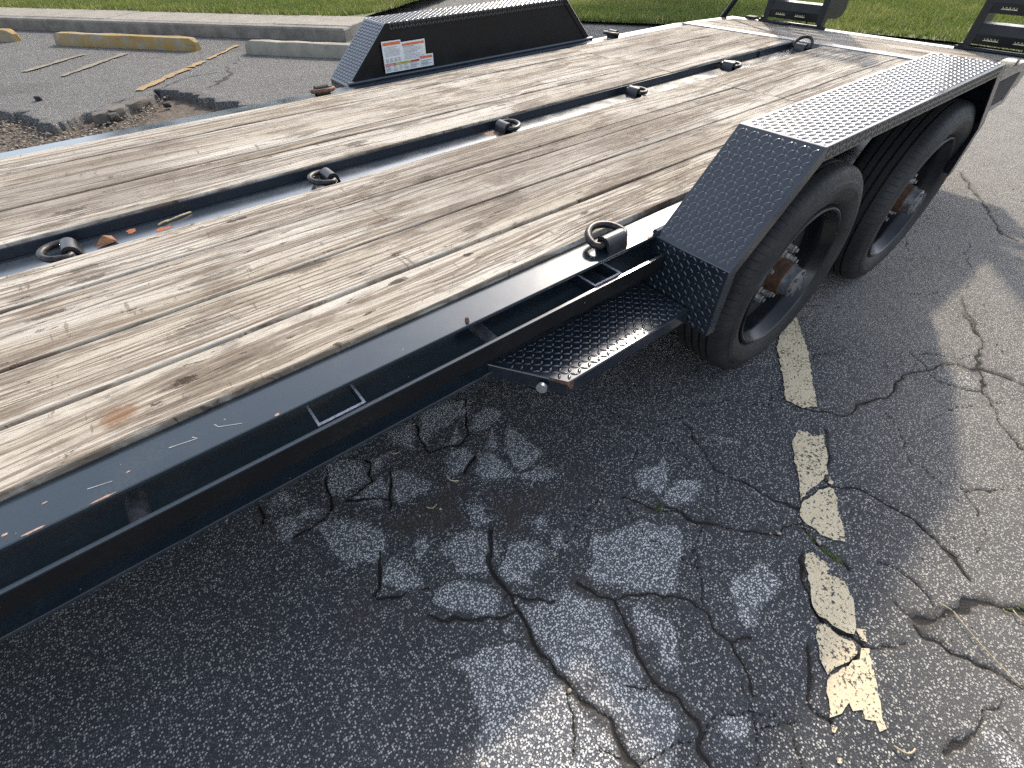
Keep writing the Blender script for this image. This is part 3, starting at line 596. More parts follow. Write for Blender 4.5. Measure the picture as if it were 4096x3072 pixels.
# ================= loose stones and asphalt chunks
def rock(seed,rx,ry,rz,sub=2,amp=.3):
    bm=bmesh.new(); bmesh.ops.create_icosphere(bm,subdivisions=sub,radius=1); rr=random.Random(seed); ph=[rr.uniform(0,9) for _ in range(3)]
    from mathutils import noise as mn
    for v in bm.verts:
        k=1+amp*mn.noise(v.co*1.6+Vector(ph)); c=v.co*k; c.x=max(-.8,min(.85,c.x)); c.z=max(-.5,min(.6,c.z)); v.co=Vector((c.x*rx,c.y*ry,c.z*rz))
    bm.verts.index_update(); mb=MB(); mb.add([v.co[:] for v in bm.verts],[[q.index for q in f.verts] for f in bm.faces]); bm.free(); return mb
for i,(px,py,rx,ry,rz,rot,lab) in enumerate([(-.985,4.70,.075,.055,.06,.4,'rounded lump of broken asphalt lowest at the pothole edge'),(-.86,4.80,.11,.06,.055,.9,'larger grey slab of broken asphalt lying on the pothole edge'),(-.90,4.665,.04,.03,.035,.2,'small dark asphalt lump wedged below the larger slab'),(-.70,4.93,.16,.06,.05,.85,'long narrow asphalt piece broken off along the pothole rim'),
    (-1.351,5.583,.032,.028,.04,.3,'single black asphalt lump lying on the open parking bay'),(-.495,4.80,.034,.028,.035,.3,'dark asphalt lump on the gravel inside the pothole')]):
    zb=G-.028 if i not in (4,) else G+.012
    o=rock(40+i,rx,ry,rz).build('asphalt_chunk',M['chunk'] if i<4 else M['dark'],smooth=35); o.location=(px,py,zb+(.02 if i<4 else 0)); o.rotation_euler=(0,0,rot)
    tag(o,lab,'asphalt chunk','chunks of broken asphalt by the pothole')
def pebbles(name,P,R_,tints,label):
    bm=bmesh.new(); bmesh.ops.create_icosphere(bm,subdivisions=1,radius=1); bv=np.array([v.co[:] for v in bm.verts]); bm.verts.index_update(); bf=np.array([[q.index for q in f.verts] for f in bm.faces]); bm.free()
    V_=[];F_=[];T_=[]
    for i,(p,r) in enumerate(zip(P,R_)):
        a=rng.uniform(0,6.28); sc=np.array([r*rng.uniform(.8,1.5),r*rng.uniform(.7,1.1),r*rng.uniform(.5,.8)]); vv=bv*(1+rng.uniform(-.2,.2,(len(bv),1)))*sc
        c,s_=math.cos(a),math.sin(a); vv=np.stack([vv[:,0]*c-vv[:,1]*s_,vv[:,0]*s_+vv[:,1]*c,vv[:,2]],1)+np.array(p)
        V_.append(vv);F_.append(bf+i*len(bv));T_.append(np.full(len(bv),tints[i]))
    return tag(npmesh(name,np.concatenate(V_),np.concatenate(F_),M['gravel'],smooth=True,attrs=dict(tint=np.concatenate(T_))),kind='stuff',label=label)
P=[];R_=[];n=0
cx=rng.uniform(-2.2,.1,9000);cy=rng.uniform(3.6,5.7,9000); d=polysd(cx,cy,HOLE); keep=(d>.02)&(d<.34+.4*(vnoise(cx*2,cy*2,90)-.5)-.5*np.clip(cx+.75,0,1))&(rng.uniform(0,1,9000)<.75)
cx,cy,d=cx[keep][:3800],cy[keep][:3800],d[keep][:3800]
pebbles('gravel',np.stack([cx,cy,np.full(len(cx),G-.045)+rng.uniform(-.005,.012,len(cx))],1),rng.uniform(.004,.0115,len(cx)),rng.beta(1.5,2,len(cx)),'tan gravel spilled along the pothole edge')
cx=rng.uniform(-1.2,2.6,420);cy=rng.uniform(-1.1,.35,420)
pebbles('loose_grit',np.stack([cx,cy,np.full(420,G+.003)],1),rng.uniform(.0014,.0034,420),rng.uniform(.4,1,420),'scattered pale grit lying on the cracked asphalt')
SP=[(-.711,-.515,.0085,.72),(-.341,-.24,.0065,1),(-.338,-.251,.006,1),(-.352,-.246,.005,.95),(-.54,-.277,.0075,.95),(-.698,.008,.007,1),(.004,-.668,.010,.95),(-.052,-.594,.007,.9),(-.069,-.58,.006,.8),(-.922,-.501,.009,1),(-.689,-.309,.0065,.95)]
pebbles('loose_pebbles',[(a,b,G+r*.35) for a,b,r,t in SP],[r*.62 for a,b,r,t in SP],[t for a,b,r,t in SP],'a few larger white and tan pebbles on the cracked asphalt')
# moss and straw caught in the cracks
mp=[];mr=[]
for (a,b,l,ang,nn) in ((-.001,-.70,.028,-1.6,70),(.003,-.640,.020,-1.5,40),(-.231,-.356,.016,.2,35),(.02,-.957,.018,.2,20),(.192,-1.023,.03,-.5,14)):
    for k in range(nn):
        u=rng.uniform(-1,1); mp.append((a+math.cos(ang)*u*l+rng.normal(0,.004),b+math.sin(ang)*u*l+rng.normal(0,.004),G-.003)); mr.append(rng.uniform(.002,.006))
mo=pebbles('moss',mp,mr,[0]*len(mp),'dark green moss growing in the asphalt cracks'); mo.data.materials.clear(); mo.data.materials.append(M['moss'])
def straw(a,b,label,z0=G+.006,bend=.01,r=.0014):
    A_=Vector((*a,z0));B_=Vector((*b,z0)); nn=(B_-A_).cross(Vector((0,0,1))).normalized()
    pts=[A_.lerp(B_,i/6)+nn*bend*math.sin(i/6*3.1)+Vector((0,0,.003*math.sin(i/6*3.1))) for i in range(7)]
    o=MB().tube(pts,r,5).build('straw',M['straw'],origin=tuple(A_.lerp(B_,.5))); tag(o,label,'straw','dry straws on the asphalt')

straw((.079,-.94),(.024,-1.08),'long bent straw running along the crack right of the yellow line',bend=.008)
straw((.187,-1.022),(.186,-1.05),'short straw at the right edge beside the wide crack')
straw((.075,-.913),(.079,-.937),'short straw standing over the wide crack',bend=.002)
straw((-.284,-.964),(-.257,-.991),'thin straw on the bare asphalt below the end of the yellow line')
straw((-.629,.086),(-.612,.05),'forked straw in the dark soil between the broken pieces',r=.0018)
straw((-.725,.034),(-.699,.025),'straw beside a white pebble among the broken pieces')
straw((-.717,.259),(-.692,.244),'straw in the dirt closest to the trailer rail')
# ================= THE TRAILER
H=.5557; WT=.569
root=empty('flatbed_trailer',(0,.9,G)); tag(root,'black flatbed equipment trailer with weathered plank deck and tread plate fenders','trailer')
bpy.context.view_layer.update()
def par(o,p=None):
    p=p or root; o.parent=p; o.matrix_parent_inverse=p.matrix_world.inverted() if p is not root else Matrix.Translation((0,-.9,-G)); return o
def part(mb,name,mat,p=None,smooth=None,origin=None,label=None):
    o=mb.build(name,mat,smooth=smooth,origin=origin)
    if p is None or p is root: par(o)
    else:
        bpy.context.view_layer.update(); par(o,p)
    if label: o['label']=label
    return o
XF=-3.6; XE=2.31
# --- planks
rows=[(.0885,.2300),(.2415,.3945),(.3975,.5500),(.5545,.6165),(.6200,.7735),(.9535,1.1185),(1.1225,1.1865),(1.1895,1.3435),(1.3475,1.4985),(1.5020,1.669)]
rp=random.Random(11)
for k,(y0,y1) in enumerate(rows):
    for x0,x1 in ((XF+.09,1.243),(1.248,XE-.004)):
        dz=rp.uniform(-.002,.0018); y0j=y0+rp.uniform(-.001,.001)
        cx,cy,cz=(x0+x1)/2,(y0j+y1)/2,WT-.019+dz
        mb=MB(); n=9; c=.0018; w=(y1-y0j)/2; prof=[(-w,-.019),(-w,.019-c),(-w+c,.019),(w-c,.019),(w,.019-c),(w,-.019)]
        v=[];m=len(prof); L=x1-x0
        for i in range(n):
            u=-L/2+L*i/(n-1); e=.003 if i in (0,n-1) else 0
            bow=rp.uniform(-.0014,.0014); tw=rp.uniform(-.0012,.0012)
            for (a,b) in prof: v.append((cx+u,cy+a+bow*.8,cz+b+(tw*a/w if b>0 else 0)+(bow if b>0 else 0)-(e if b>.01 else 0)))
        f=[tuple(range(m)),tuple(range((n-1)*m,n*m))[::-1]]
        for i in range(n-1):
            for q in range(m): f.append((i*m+q,(i+1)*m+q,(i+1)*m+(q+1)%m,i*m+(q+1)%m))
        mb.add(v,f); part(mb,'plank',M['wood'],origin=(cx,cy,cz))
# --- dovetail boards (laid across) and steel strips
def zt(x): return .567-(x-2.38)*.060
for k,(x0,x1) in enumerate(((2.382,2.565),(2.572,2.755),(2.762,2.930))):
    mb=MB(); v=[]
    yy=np.linspace(.09,1.71,7); 
    for yv in yy:
        j=rp.uniform(-.002,.002)
        for (xx,dz) in ((x0,-.038),(x0,-.003),(x0+.003,0),(x1-.003,0),(x1,-.003),(x1,-.038)): v.append((xx+j,yv,zt(xx)+dz+j*.4))
    f=[tuple(range(6))[::-1],tuple(range(36,42))]+[(i*6+q,i*6+(q+1)%6,(i+1)*6+(q+1)%6,(i+1)*6+q) for i in range(6) for q in range(6)]
    mb.add(v,f); part(mb,'plank',M['wood_cross'],origin=((x0+x1)/2,.9,zt((x0+x1)/2)),label='plank laid across the tail of the deck')
part(MB().box(2.313,2.376,.085,1.715,.545,.5695,.0015),'deck_strip',simple('scuffed_steel_strip',(.27,.275,.28),.42,.35,40,.4))
part(MB().box(2.937,3.005,.0,1.8,.40,.5335,.003),'rear_beam',M['rail'])
# --- long rails
def C(y,mir): return 1.8-y if mir else y
for mir in (False,True):
    yi=.0865 if not mir else .128
    P=[(C(0,mir),H),(C(yi,mir),H),(C(yi,mir),.39),(C(0,mir),.39),(C(0,mir),.398),(C(yi-.010,mir),.398),(C(yi-.010,mir),H-.008),(C(0,mir),H-.008)]
    mb=MB().prism_x(P,XF,2.312); rail=part(mb,'side_rail',M['rail'])
    bev=rail.modifiers.new('b','BEVEL'); bev.width=.0014; bev.segments=2; bev.limit_method='ANGLE'; bev.angle_limit=math.radians(40)
    tailp=[(2.314,H-.003),(2.936,.532),(2.936,.335),(2.30,.315),(2.30,.388),(2.314,.388)]
    mb=MB().prism_y(tailp,C(0.0,mir),C(.012,mir)); part(mb,'tail_plate',M['rail'])
    part(MB().prism_y([(2.314,H),(2.936,.5345),(2.936,.5305),(2.314,H-.004)],C(-.002,mir),C(.086,mir)),'tail_flange',M['rail'])
    part(MB().box(2.50,2.86,min(C(-.004,mir),C(0,mir)),max(C(-.004,mir),C(0,mir)),.365,.49,.001),'light_box',M['dark'])  # flat dark slab stands in for the shaded hole of the light pocket
    for x0,x1 in ((XF,-.0035),(1.5635,2.312)):
        a,b=sorted((C(-.039,mir),C(-.031,mir))); r_=part(MB().box(x0,x1,a,b,.478,.5180,.0008),'rub_rail',M['wall']); part(MB().box(x0,x1,a,b,.5183,.5205,.0005),'rub_rail_edge',M['rail'],r_)  # darker face paint puts in shade, paler top strip the sky sheen
    for px in (-2.844,-2.188,-1.540,-.884,-.226,1.72):
        def bxm(mb,x0,x1,y0,y1,z0,z1):
            a,b=sorted((C(y0,mir),C(y1,mir))); mb.box(x0,x1,a,b,z0,z1); return mb
        mb=MB(); bxm(mb,px,px+.0045,-.018,.0755,.484,.5145); bxm(mb,px+.0835,px+.088,-.018,.0755,.484,.5145); bxm(mb,px,px+.088,-.0235,-.0181,.484,.5145)
        bxm(mb,px+.003,px+.085,-.0305,-.024,.484,.506)
        pk=part(mb,'stake_pocket',M['rail'])
        mb=MB(); bxm(mb,px,px+.0045,-.0178,.072,.5148,.5166); bxm(mb,px+.0835,px+.088,-.0178,.072,.5148,.5166); bxm(mb,px,px+.088,-.0235,-.0179,.5148,.5166)
        part(mb,'pocket_edge',M['weld'],pk)
    for px in (-2.49,-1.84,-1.162,-.506,2.02):
        a,b=C(.0755,mir),C(-.0305,mir); part(MB().tube([(px,a,.49),(px,b,.49)],.0145,14),'spacer_pipe',M['cap'],smooth=40)
# front beam and drawbar
part(MB().box(XF-.012,XF+.075,.002,1.798,.39,.5555,.003),'front_beam',M['rail'])
mb=MB()
for s_ in (-1,1): mb.tube([(XF-.01,.9+s_*.55,.45),(XF-1.35,.9+s_*.04,.45)],.055,8)
mb.box(XF-1.6,XF-1.3,.85,.95,.42,.50,.01); part(mb,'drawbar',M['frame'])
# --- tie-down channel in the middle
for nm,b in (('channel_floor',(XF+.09,XE,.7738,.9532,.529,.537)),('channel_wall',(XF+.09,XE,.9535-.006,.9533,.5372,.5625)),('channel_wall',(XF+.09,XE,.7739,.7739+.005,.5372,.5600))):
    part(MB().box(*b,.0008),nm,M['channel'] if nm=='channel_floor' else M['groove'])
part(MB().box(.262,.268,.941,.9474,.5374,.562),'channel_joint',M['dark'])
part(MB().box(1.97,1.976,.941,.9474,.5374,.562),'channel_joint',M['dark'])
# --- rings
def ring(loc,ang,tilt,rust=False,s=1.0,lab=None):
    """weld-on bracket; its bar runs along local X, the ring lies towards local +Y, raised by tilt"""
    T=Matrix.Translation(loc)@Matrix.Rotation(ang,4,'Z')
    mb=MB(); v=[];n=14; L=.029*s
    prof=[(-.021*s,0),(-.021*s,.006*s)]+[(.0185*s*math.cos(math.pi-a),.016*s+.0185*s*math.sin(a)) for a in np.linspace(0,math.pi,9)]+[(.021*s,.006*s),(.021*s,0)]
    inn=[(.0095*s*math.cos(a),.0155*s+.0095*s*math.sin(a)) for a in np.linspace(0,math.pi,9)]+[(-.0095*s,0),(.0095*s,0)]
    outer=prof; m=len(outer)
    for xx in (-L,L):
        for a,b in outer: v.append(T@Vector((xx,a,b)))
    f=[(i,i+1,m+i+1,m+i) for i in range(m-1)]
    mb.add(v,f)
    for xx,sg in ((-L,1),(L,-1)):                       # end faces with the bar hole left dark
        vv=[T@Vector((xx,a,b)) for a,b in outer]+[T@Vector((xx,.010*s*math.cos(math.pi-t),.016*s+.010*s*math.sin(t))) for t in np.linspace(0,math.pi,m)]
        mb.add(vv,[(i,i+1,m+i+1,m+i) for i in range(m-1)])
        rc=[T@Vector((xx+sg*.008,.0102*s*math.cos(math.pi-t),.016*s+.0102*s*math.sin(t))) for t in np.linspace(0,math.pi,m)]
        mb.add(rc,[tuple(range(m))])
    o=part(mb,'tie_down_bracket',M['ring'] if rust else M['frame'],smooth=50,label=lab)
    ct,st=math.cos(tilt),math.sin(tilt); R=.047*s; pts=[]
    for a in np.linspace(-.10,math.pi+.10,22): pts.append((R*math.cos(a),R*.98*max(math.sin(a),-.2)+.012*s))
    pts+= [(x_,-.0) for x_ in np.linspace(-.040*s,.040*s,6)]
    P3=[T@Vector((a,b*ct,.0165*s+b*st)) for a,b in pts]
    part(MB().tube(P3,.0082*s,12,closed=True),'ring',M['rusty'] if rust else M['ring'],o,smooth=60)
    return o
ring((-.126,.030,H),0,math.radians(12),s=1.06)
zc=.537
ring((-1.150,.866,zc),math.radians(90),math.radians(4),rust=False)
ring((-.478,.873,zc),math.radians(90),math.radians(4))
ring((.208,.890,zc),math.radians(-90),math.radians(3))
ring((.923,.892,zc),math.radians(-90),math.radians(-1),s=.95)
ring((1.615,.889,zc),math.radians(-90),math.radians(2))
ring((2.262,.872,zc),math.radians(-90),math.radians(48))
ring((-.140,1.755,H),math.radians(180),math.radians(7),rust=True)
ring((1.708,1.765,H),math.radians(90),math.radians(8))
# rust halos, scraped spots and debris in the channel
def blob(name,cx,cy,z_,rx,ry,mat,seed,p=None,cat=None):
    rr=random.Random(seed); n=16; pts=[]
    for i in range(n):
        a=2*math.pi*i/n; k=rr.uniform(.7,1.15); pts.append((cx+rx*k*math.cos(a),cy+ry*k*math.sin(a)))
    mb=MB(); mb.add([(a,b,z_) for a,b in pts]+[(cx,cy,z_+.0006)],[(i,(i+1)%n,n) for i in range(n)]); return mb
rs=simple('orange_rust_spot',(.26,.085,.035),.8,0,120,.3)
part(blob('rust_spot',-1.019,.914,.5374,.012,.016,rs,1),'rust_spot',rs)
part(blob('rust_spot',-.950,.872,.5374,.020,.012,rs,2),'rust_spot',rs)
part(blob('rust_spot',-1.17,.80,.5373,.05,.02,M['rusty'],3),'rust_spot',M['rusty'])
part(blob('rust_spot',.165,.90,.5373,.03,.03,M['rusty'],4),'rust_spot',M['rusty'])
for i,(a,b,rx,ry) in enumerate(((-1.255,.003,.013,.002),(-1.285,.020,.004,.0025),(-1.175,.0025,.016,.002),(-1.14,.03,.003,.002),(-.93,.0035,.004,.003),(-.02,.004,.012,.004),(-1.24,.045,.004,.0016))):
    part(blob('chip',a,b,H+.0004,rx,ry,M['weld'],20+i),'paint_chip',simple('chipped_primer%d'%i if False else 'chipped_primer',(.30,.20,.15),.7,0,90,.3))
def scratch(pts,w,z_=H+.0006):
    mb=MB()
    for a,b in zip(pts[:-1],pts[1:]):
        A_=Vector(a);B_=Vector(b); n_=Vector((-(B_-A_).y,(B_-A_).x)).normalized()*w
        mb.add([(*(A_+n_),z_),(*(B_+n_*.6),z_),(*(B_-n_*.6),z_),(*(A_-n_),z_)],[(0,1,2,3)])
    return mb
sm=simple('scratch_bare',(.30,.31,.31),.5,.2,60,.2)
part(scratch([(-1.083,.040),(-1.043,.032)],.0009),'scratch',sm); part(scratch([(-1.050,.040),(-1.043,.031)],.0008),'scratch',sm)
part(scratch([(-1.016,.046),(-1.012,.036),(-.980,.020)],.0008),'scratch',sm); part(scratch([(-1.19,.033),(-1.16,.026)],.0009),'scratch',sm)
# screw head left on the flange
part(MB().tube([(-.552,.012,H),(-.552,.012,H+.009)],[.005,.003],8),'bolt_stub',M['rusty'])
dl=MB(); dl.add([(-1.105,.872,.540),(-1.062,.90,.545),(-1.055,.868,.541),(-1.078,.888,.556),(-1.09,.866,.539)],[(0,4,3),(4,2,3),(2,1,3),(1,0,3)])
o=dl.build('dry_leaf',M['dryleaf'],origin=(-1.08,.88,.54)); tag(o,'curled brown dry leaf in the steel channel beside a tie down ring','leaf')
for i,(a,b,lab) in enumerate((((-.935,.905),(-.868,.926),'yellow straw lying in the steel channel of the deck'),((-.955,.90),(-.925,.912),'short straw tip beside the longer straw in the channel'))):
    straw(a,b,lab,z0=.5395,bend=.003,r=.0022)
# --- tread plate
LP=.0150
def lugs(mb_v,mb_f,P0,U,LU,Vv,LV,N_,marg=.008,L=.0092,Wd=.0033,h=.0023,p=LP):
    P0,U,Vv,N_=map(lambda q:np.array(q,float),(P0,U,Vv,N_))
    nu=int((LU-2*marg)/p)+1; nv=int((LV-2*marg)/p)+1
    ou=(LU-(nu-1)*p)/2; ov=(LV-(nv-1)*p)/2
    ts=np.array([(-1,0),(-.55,.78),(.0,1),(.55,.78),(1,0),(.55,-.78),(0,-1),(-.55,-.78)])
    for i in range(nu):
        for j in range(nv):
            s=1 if (i+j)%2 else -1; a=(U+s*Vv)/math.sqrt(2); b=np.cross(N_,a); c=P0+U*(ou+i*p)+Vv*(ov+j*p)
            n=len(mb_v)
            for t in ts: mb_v.append(c+a*t[0]*L+b*t[1]*Wd)
            mb_v.append(c-a*L*.55+N_*h*.8); mb_v.append(c+N_*h); mb_v.append(c+a*L*.55+N_*h*.8)
            mb_f.extend([(n,n+7,n+8),(n,n+8,n+1),(n+1,n+8,n+9),(n+1,n+9,n+2),(n+7,n+9,n+8),(n+7,n+6,n+9),(n+2,n+9,n+3),(n+6,n+5,n+9),(n+3,n+9,n+10),(n+5,n+10,n+9),(n+3,n+10,n+4),(n+5,n+4,n+10)])
def lugmesh(v,f,p,mat):
    o=npmesh('tread_lugs',np.array(v),np.array(f),mat,smooth=True); o['kind']='stuff'; bpy.context.view_layer.update(); par(o,p); return o
FW=.2078
TP=[(0,.368),(0,.552),(.234,.762),(1.3415,.762),(1.560,.552),(1.560,.368)]
TI=[(.033,.368),(.033,.538),(.247,.729),(1.329,.729),(1.527,.538),(1.527,.368)]
T3=[(.003,.368),(.003,.5507),(.2352,.759),(1.3403,.759),(1.557,.5507),(1.557,.368)]
for mir in (False,True):
    f_=lambda y:C(-y,mir)   # y measured outwards from the rail edge
    y0,y1=f_(0),f_(FW)
    fe=MB().prism_y(TP+T3[::-1],y0,y1)
    fender=part(fe,'fender',M['fender'],label='tread plate fender carrying a warning sticker' if mir else None)
    bv=fender.modifiers.new('b','BEVEL'); bv.width=.0012; bv.segments=1; bv.limit_method='ANGLE'; bv.angle_limit=math.radians(35)
    # outer lip (open below), inner wall above the rail
    part(MB().prism_y(T3+TI[::-1],f_(FW-.0033),f_(FW-.0003)),'fender_lip',M['fender'],fender)
    part(MB().prism_y([(.010,H+.002),(.2365,.7575),(1.339,.7575),(1.550,H+.002)],f_(.004),f_(.008)),'fender_wall',M['wall'],fender)
    if mir:
        part(MB().prism_y([(a,b) for a,b in T3[1:5]]+[(a,b) for a,b in [(1.519,.556),(1.333,.735),(.243,.735),(.042,.556)]],f_(-.0005),f_(.0035)),'fender_lip',M['wall'],fender)
    part(MB().tube([(.0,f_(-.004),H+.006),(1.56,f_(-.004),H+.006)],.008,8),'weld_strip',M['rail'],fender)
    v=[];f=[]
    sy=-1 if not mir else 1
    for (a,b) in zip(TP[:-1],TP[1:]):
        d=np.array([b[0]-a[0],0,b[1]-a[1]]); L_=np.linalg.norm(d); d/=L_
        N_=np.array([-d[2],0,d[0]]); lugs(v,f,np.array([a[0],y0,a[1]])+N_*.0002,d,L_,(0,sy,0),FW,N_)
    # lip lugs
    if not mir:
        lugs(v,f,(.25,-FW-.0002,.731),(1,0,0),1.075,(0,0,1),.029,(0,-1,0),marg=.004,h=.0012)
    else:
        lugs(v,f,(.25,1.7998,.737),(1,0,0),1.07,(0,0,1),.024,(0,-1,0),marg=.004,h=.0012)
    lugmesh(v,f,fender,M['fender'])
    if mir:
        ys=1.7958+.0+.0
        def flatp(poly,k): return MB().prism_y(poly,1.7955-.0006*k,1.7962-.0006*k)
        st=part(MB().prism_y([(.193,.578),(.457,.577),(.459,.626),(.420,.627),(.422,.688),(.294,.688),(.294,.698),(.196,.700)],1.7916,1.7922),'warning_sticker',M['white'],fender)
        def R_(x0,x1,z0,z1,mat,k=1): part(MB().prism_y([(x0,z0),(x1,z0),(x1,z1),(x0,z1)],1.7913-.0004*k,1.79155-.0004*k),'sticker_print',mat,st)
        R_(.2005,.290,.6825,.694,M['s_orange']); R_(.299,.4165,.672,.6815,M['s_orange']); R_(.386,.453,.611,.6205,M['s_orange'])
        R_(.198,.250,.604,.6135,M['s_red']); R_(.200,.244,.606,.611,M['s_pink'],2); R_(.250,.333,.604,.6135,M['s_yellow']); R_(.333,.380,.6045,.613,M['s_red'])
        rq=random.Random(5)
        for zz in np.arange(.641,.679,.0048): R_(.2045,.2045+rq.uniform(.055,.084),zz,zz+.0026,M['print'])
        for q in range(4): R_(.206+q*.021,.206+q*.021+.014,.6175,.633,M['print'])
        for zz in np.arange(.6205,.668,.0052): R_(.302,.302+rq.uniform(.06,.113),zz,zz+.0026,M['print'] if rq.random()<.7 else M['printd'])
        for x0,x1 in ((.199,.232),(.238,.262),(.268,.288),(.294,.322),(.328,.376),(.388,.452)):
            for zz in np.arange(.583,.602,.0045): R_(x0,x0+(x1-x0)*rq.uniform(.6,1),zz,zz+.0025,M['print'] if rq.random()<.8 else M['printd'])
# --- step plate in front of the near fender
sp=[(-.514,.012),(-.412,-.146),(-.0005,-.146),(-.0005,.012)]
mb=MB(); n=4; zt0,zb0=.417,.378
mb.add([(a,b,zb0) for a,b in sp]+[(a,b,zt0) for a,b in sp],[(0,1,2,3)[::-1],(4,5,6,7)]+[(i,(i+1)%4,4+(i+1)%4,4+i) for i in range(4)])
step=part(mb,'step',M['fender']); bv=step.modifiers.new('b','BEVEL'); bv.width=.003; bv.segments=2; bv.limit_method='ANGLE'; bv.angle_limit=math.radians(30)
v=[];f=[]; lugs(v,f,(-.512,.010,zt0+.0002),(1,0,0),.51,(0,-1,0),.152,(0,0,1),marg=.007,L=.0098,Wd=.0038,h=.0025)
vv=np.array(v).reshape(-1,11,3); ff=np.array(f).reshape(-1,12,3); c=vv.mean(1); lim=-.514+(.012-c[:,1])/(.158)*.102+.012
keep=np.nonzero(c[:,0]>lim)[0]; V2=vv[keep].reshape(-1,3); base=(np.arange(len(keep))*11-keep*11); F2=(ff[keep]+base[:,None,None]).reshape(-1,3)
lugmesh(V2,F2,step,M['fender'])
part(MB().tube([(-.449,-.1035,.396),(-.456,-.108,.396)],.0125,18),'step_bolt',M['silver'],step,smooth=40)
rb=MB(); rb.add([(-.438,-.108,.4192),(-.420,-.140,.4192),(-.405,-.1462,.4192),(-.398,-.1475,.417),(-.400,-.1478,.392),(-.408,-.148,.397),(-.414,-.1464,.410),(-.434,-.112,.412)],[(0,1,7),(1,2,6),(1,6,7),(2,3,6),(3,4,5),(3,5,6)]); part(rb,'rust_edge',M['rusty'],step)
part(MB().box(-.40,-.02,-.02,.30,.33,.376,.003),'step_bracket',M['dark'])
# --- wheels
def tyre_profile():
    s=[(-.164,.2225),(-.178,.232),(-.1865,.248),(-.1915,.262),(-.1925,.274),(-.1932,.276),(-.1925,.279),(-.1915,.288),(-.1910,.2905),(-.1892,.2925),(-.1865,.301),(-.1835,.309),(-.1795,.3165),(-.1735,.3225),(-.166,.3265)]
    t=[]
    for g in (-.139,-.113,-.087,-.061): t+=[(g-.0042,.3298),(g-.003,.321),(g+.003,.321),(g+.0042,.3298)]
    m=[(-.2-y,r) for y,r in s[::-1]]
    return s+[(-.158,.3285)]+t+[(-.042,.3285)]+m
N=NT('truck_tyre_rubber'); oc=N.objc(); e=sep(N,oc); ang=N.math('ARCTAN2',e[2],e[0]); rad=N.math('SQRT',N.math('ADD',N.math('MULTIPLY',e[0],e[0]),N.math('MULTIPLY',e[2],e[2])))
w_=N.math('ABSOLUTE',N.math('SINE',N.math('MULTIPLY',ang,46))); yab=N.math('ABSOLUTE',e[1]); sh=N.math('MULTIPLY',N.ss(w_,.16,.06),N.math('MULTIPLY',N.ss(rad,.308,.313),N.ss(yab,.050,.058)))
p=N.pos(); a=N.noise(p,14,5,.6); b=N.noise(p,180,3); dusty=N.ss(rad,.24,.31)
ringl=N.math('ABSOLUTE',N.math('SINE',N.math('MULTIPLY',rad,900)))
c=N.mix(N.ss(a,.35,.7),(.011,.011,.012),(.024,.0235,.024)); c=N.mix(N.math('MULTIPLY',N.ss(rad,.324,.329),.35),c,(.04,.036,.032)); c=N.mix(sh,c,(.006,.006,.006))
N.set(col=c,rough=N.ss(b,.2,.8,.5,.72),spec=.4); N.bump(N.math('SUBTRACT',N.math('ADD',N.math('MULTIPLY',b,.2),N.math('MULTIPLY',N.math('MULTIPLY',ringl,N.ss(rad,.315,.30)),.12)),N.math('MULTIPLY',sh,2)),.0025,.7); M['tyre']=N.m
def wheel(cx,mir):
    cz=.3183
    w=empty('wheel',(cx,0,cz)); 
    def bld(mb,nm,mat,parent,sm=40):
        o=mb.build(nm,mat,smooth=sm); o.parent=parent; return o
    ty=MB().lathe_y([(y+.1,r) for y,r in tyre_profile()],120)
    t=bld(ty,'tyre',M['tyre'],w,32); 
    rimp=[(-.160,.2245),(-.176,.2235),(-.1815,.2205),(-.1825,.2165),(-.1790,.2120),(-.170,.2085),(-.160,.204),(-.148,.198),(-.142,.1955),(-.130,.194),(-.075,.190),(-.060,.184),(-.058,.172),(-.068,.152),(-.092,.128),(-.112,.112),(-.118,.098),(-.119,.03)]
    r=bld(MB().lathe_y([(y+.1,q) for y,q in rimp],96),'rim',M['rim'],w,30)
    bld(MB().lathe_y([(y+.1,q) for y,q in ((-.04,.2245),(-.03,.205),(-.10,.188),(-.10,.02))],48),'rim_back',M['dark'],w)
    bld(MB().lathe_y([(-.019,.061),(-.026,.060),(-.030,.052),(-.070,.050),(-.072,.0475)],40),'hub',M['hub'],w)
    cp=MB().lathe_y([(-.070,.047),(-.088,.044),(-.098,.044),(-.100,.040),(-.104,.030),(-.1045,.0005)],36)
    for k in range(6):
        a=k*math.pi/3+.3; cp.tube([(.034*math.cos(a),-.098,.034*math.sin(a)),(.034*math.cos(a),-.107,.034*math.sin(a))],.0068,6)
    bld(cp,'hub_cap',M['cap'],w)
    for k in range(8):
        a=k*math.pi/4+.25; q=(.083*math.cos(a),.083*math.sin(a))
        bld(MB().tube([(q[0],-.019,q[1]),(q[0],-.024,q[1]),(q[0],-.040,q[1]),(q[0],-.041,q[1])],[.0155,.0125,.0118,.008],6).tube([(q[0],-.041,q[1]),(q[0],-.049,q[1])],.0065,10),'lug_nut',M['zinc'],w,30)
    w.location=(cx,C(-.1,mir)-(0 if not mir else 0),cz)
    if mir: w.rotation_euler=(0,0,math.pi)
    w.parent=root; w.matrix_parent_inverse=Matrix.Translation((0,-.9,-G)); return w
def copytree(o,parent):
    c=o.copy(); COL.objects.link(c); c.parent=parent
    for ch in list(o.children): copytree(ch,c)
    return c
w1=wheel(.4786,False); ks=list(w1.children)
for cx,mir,sp_ in ((1.3325,False,.5),(.4786,True,0),(1.3325,True,.3)):
    w=w1.copy(); COL.objects.link(w); w.location=(cx,C(-.1,mir),.3183); w.rotation_euler=(0,sp_,math.pi if mir else 0)
    for k_ in ks:
        c_=k_.copy(); COL.objects.link(c_); c_.parent=w
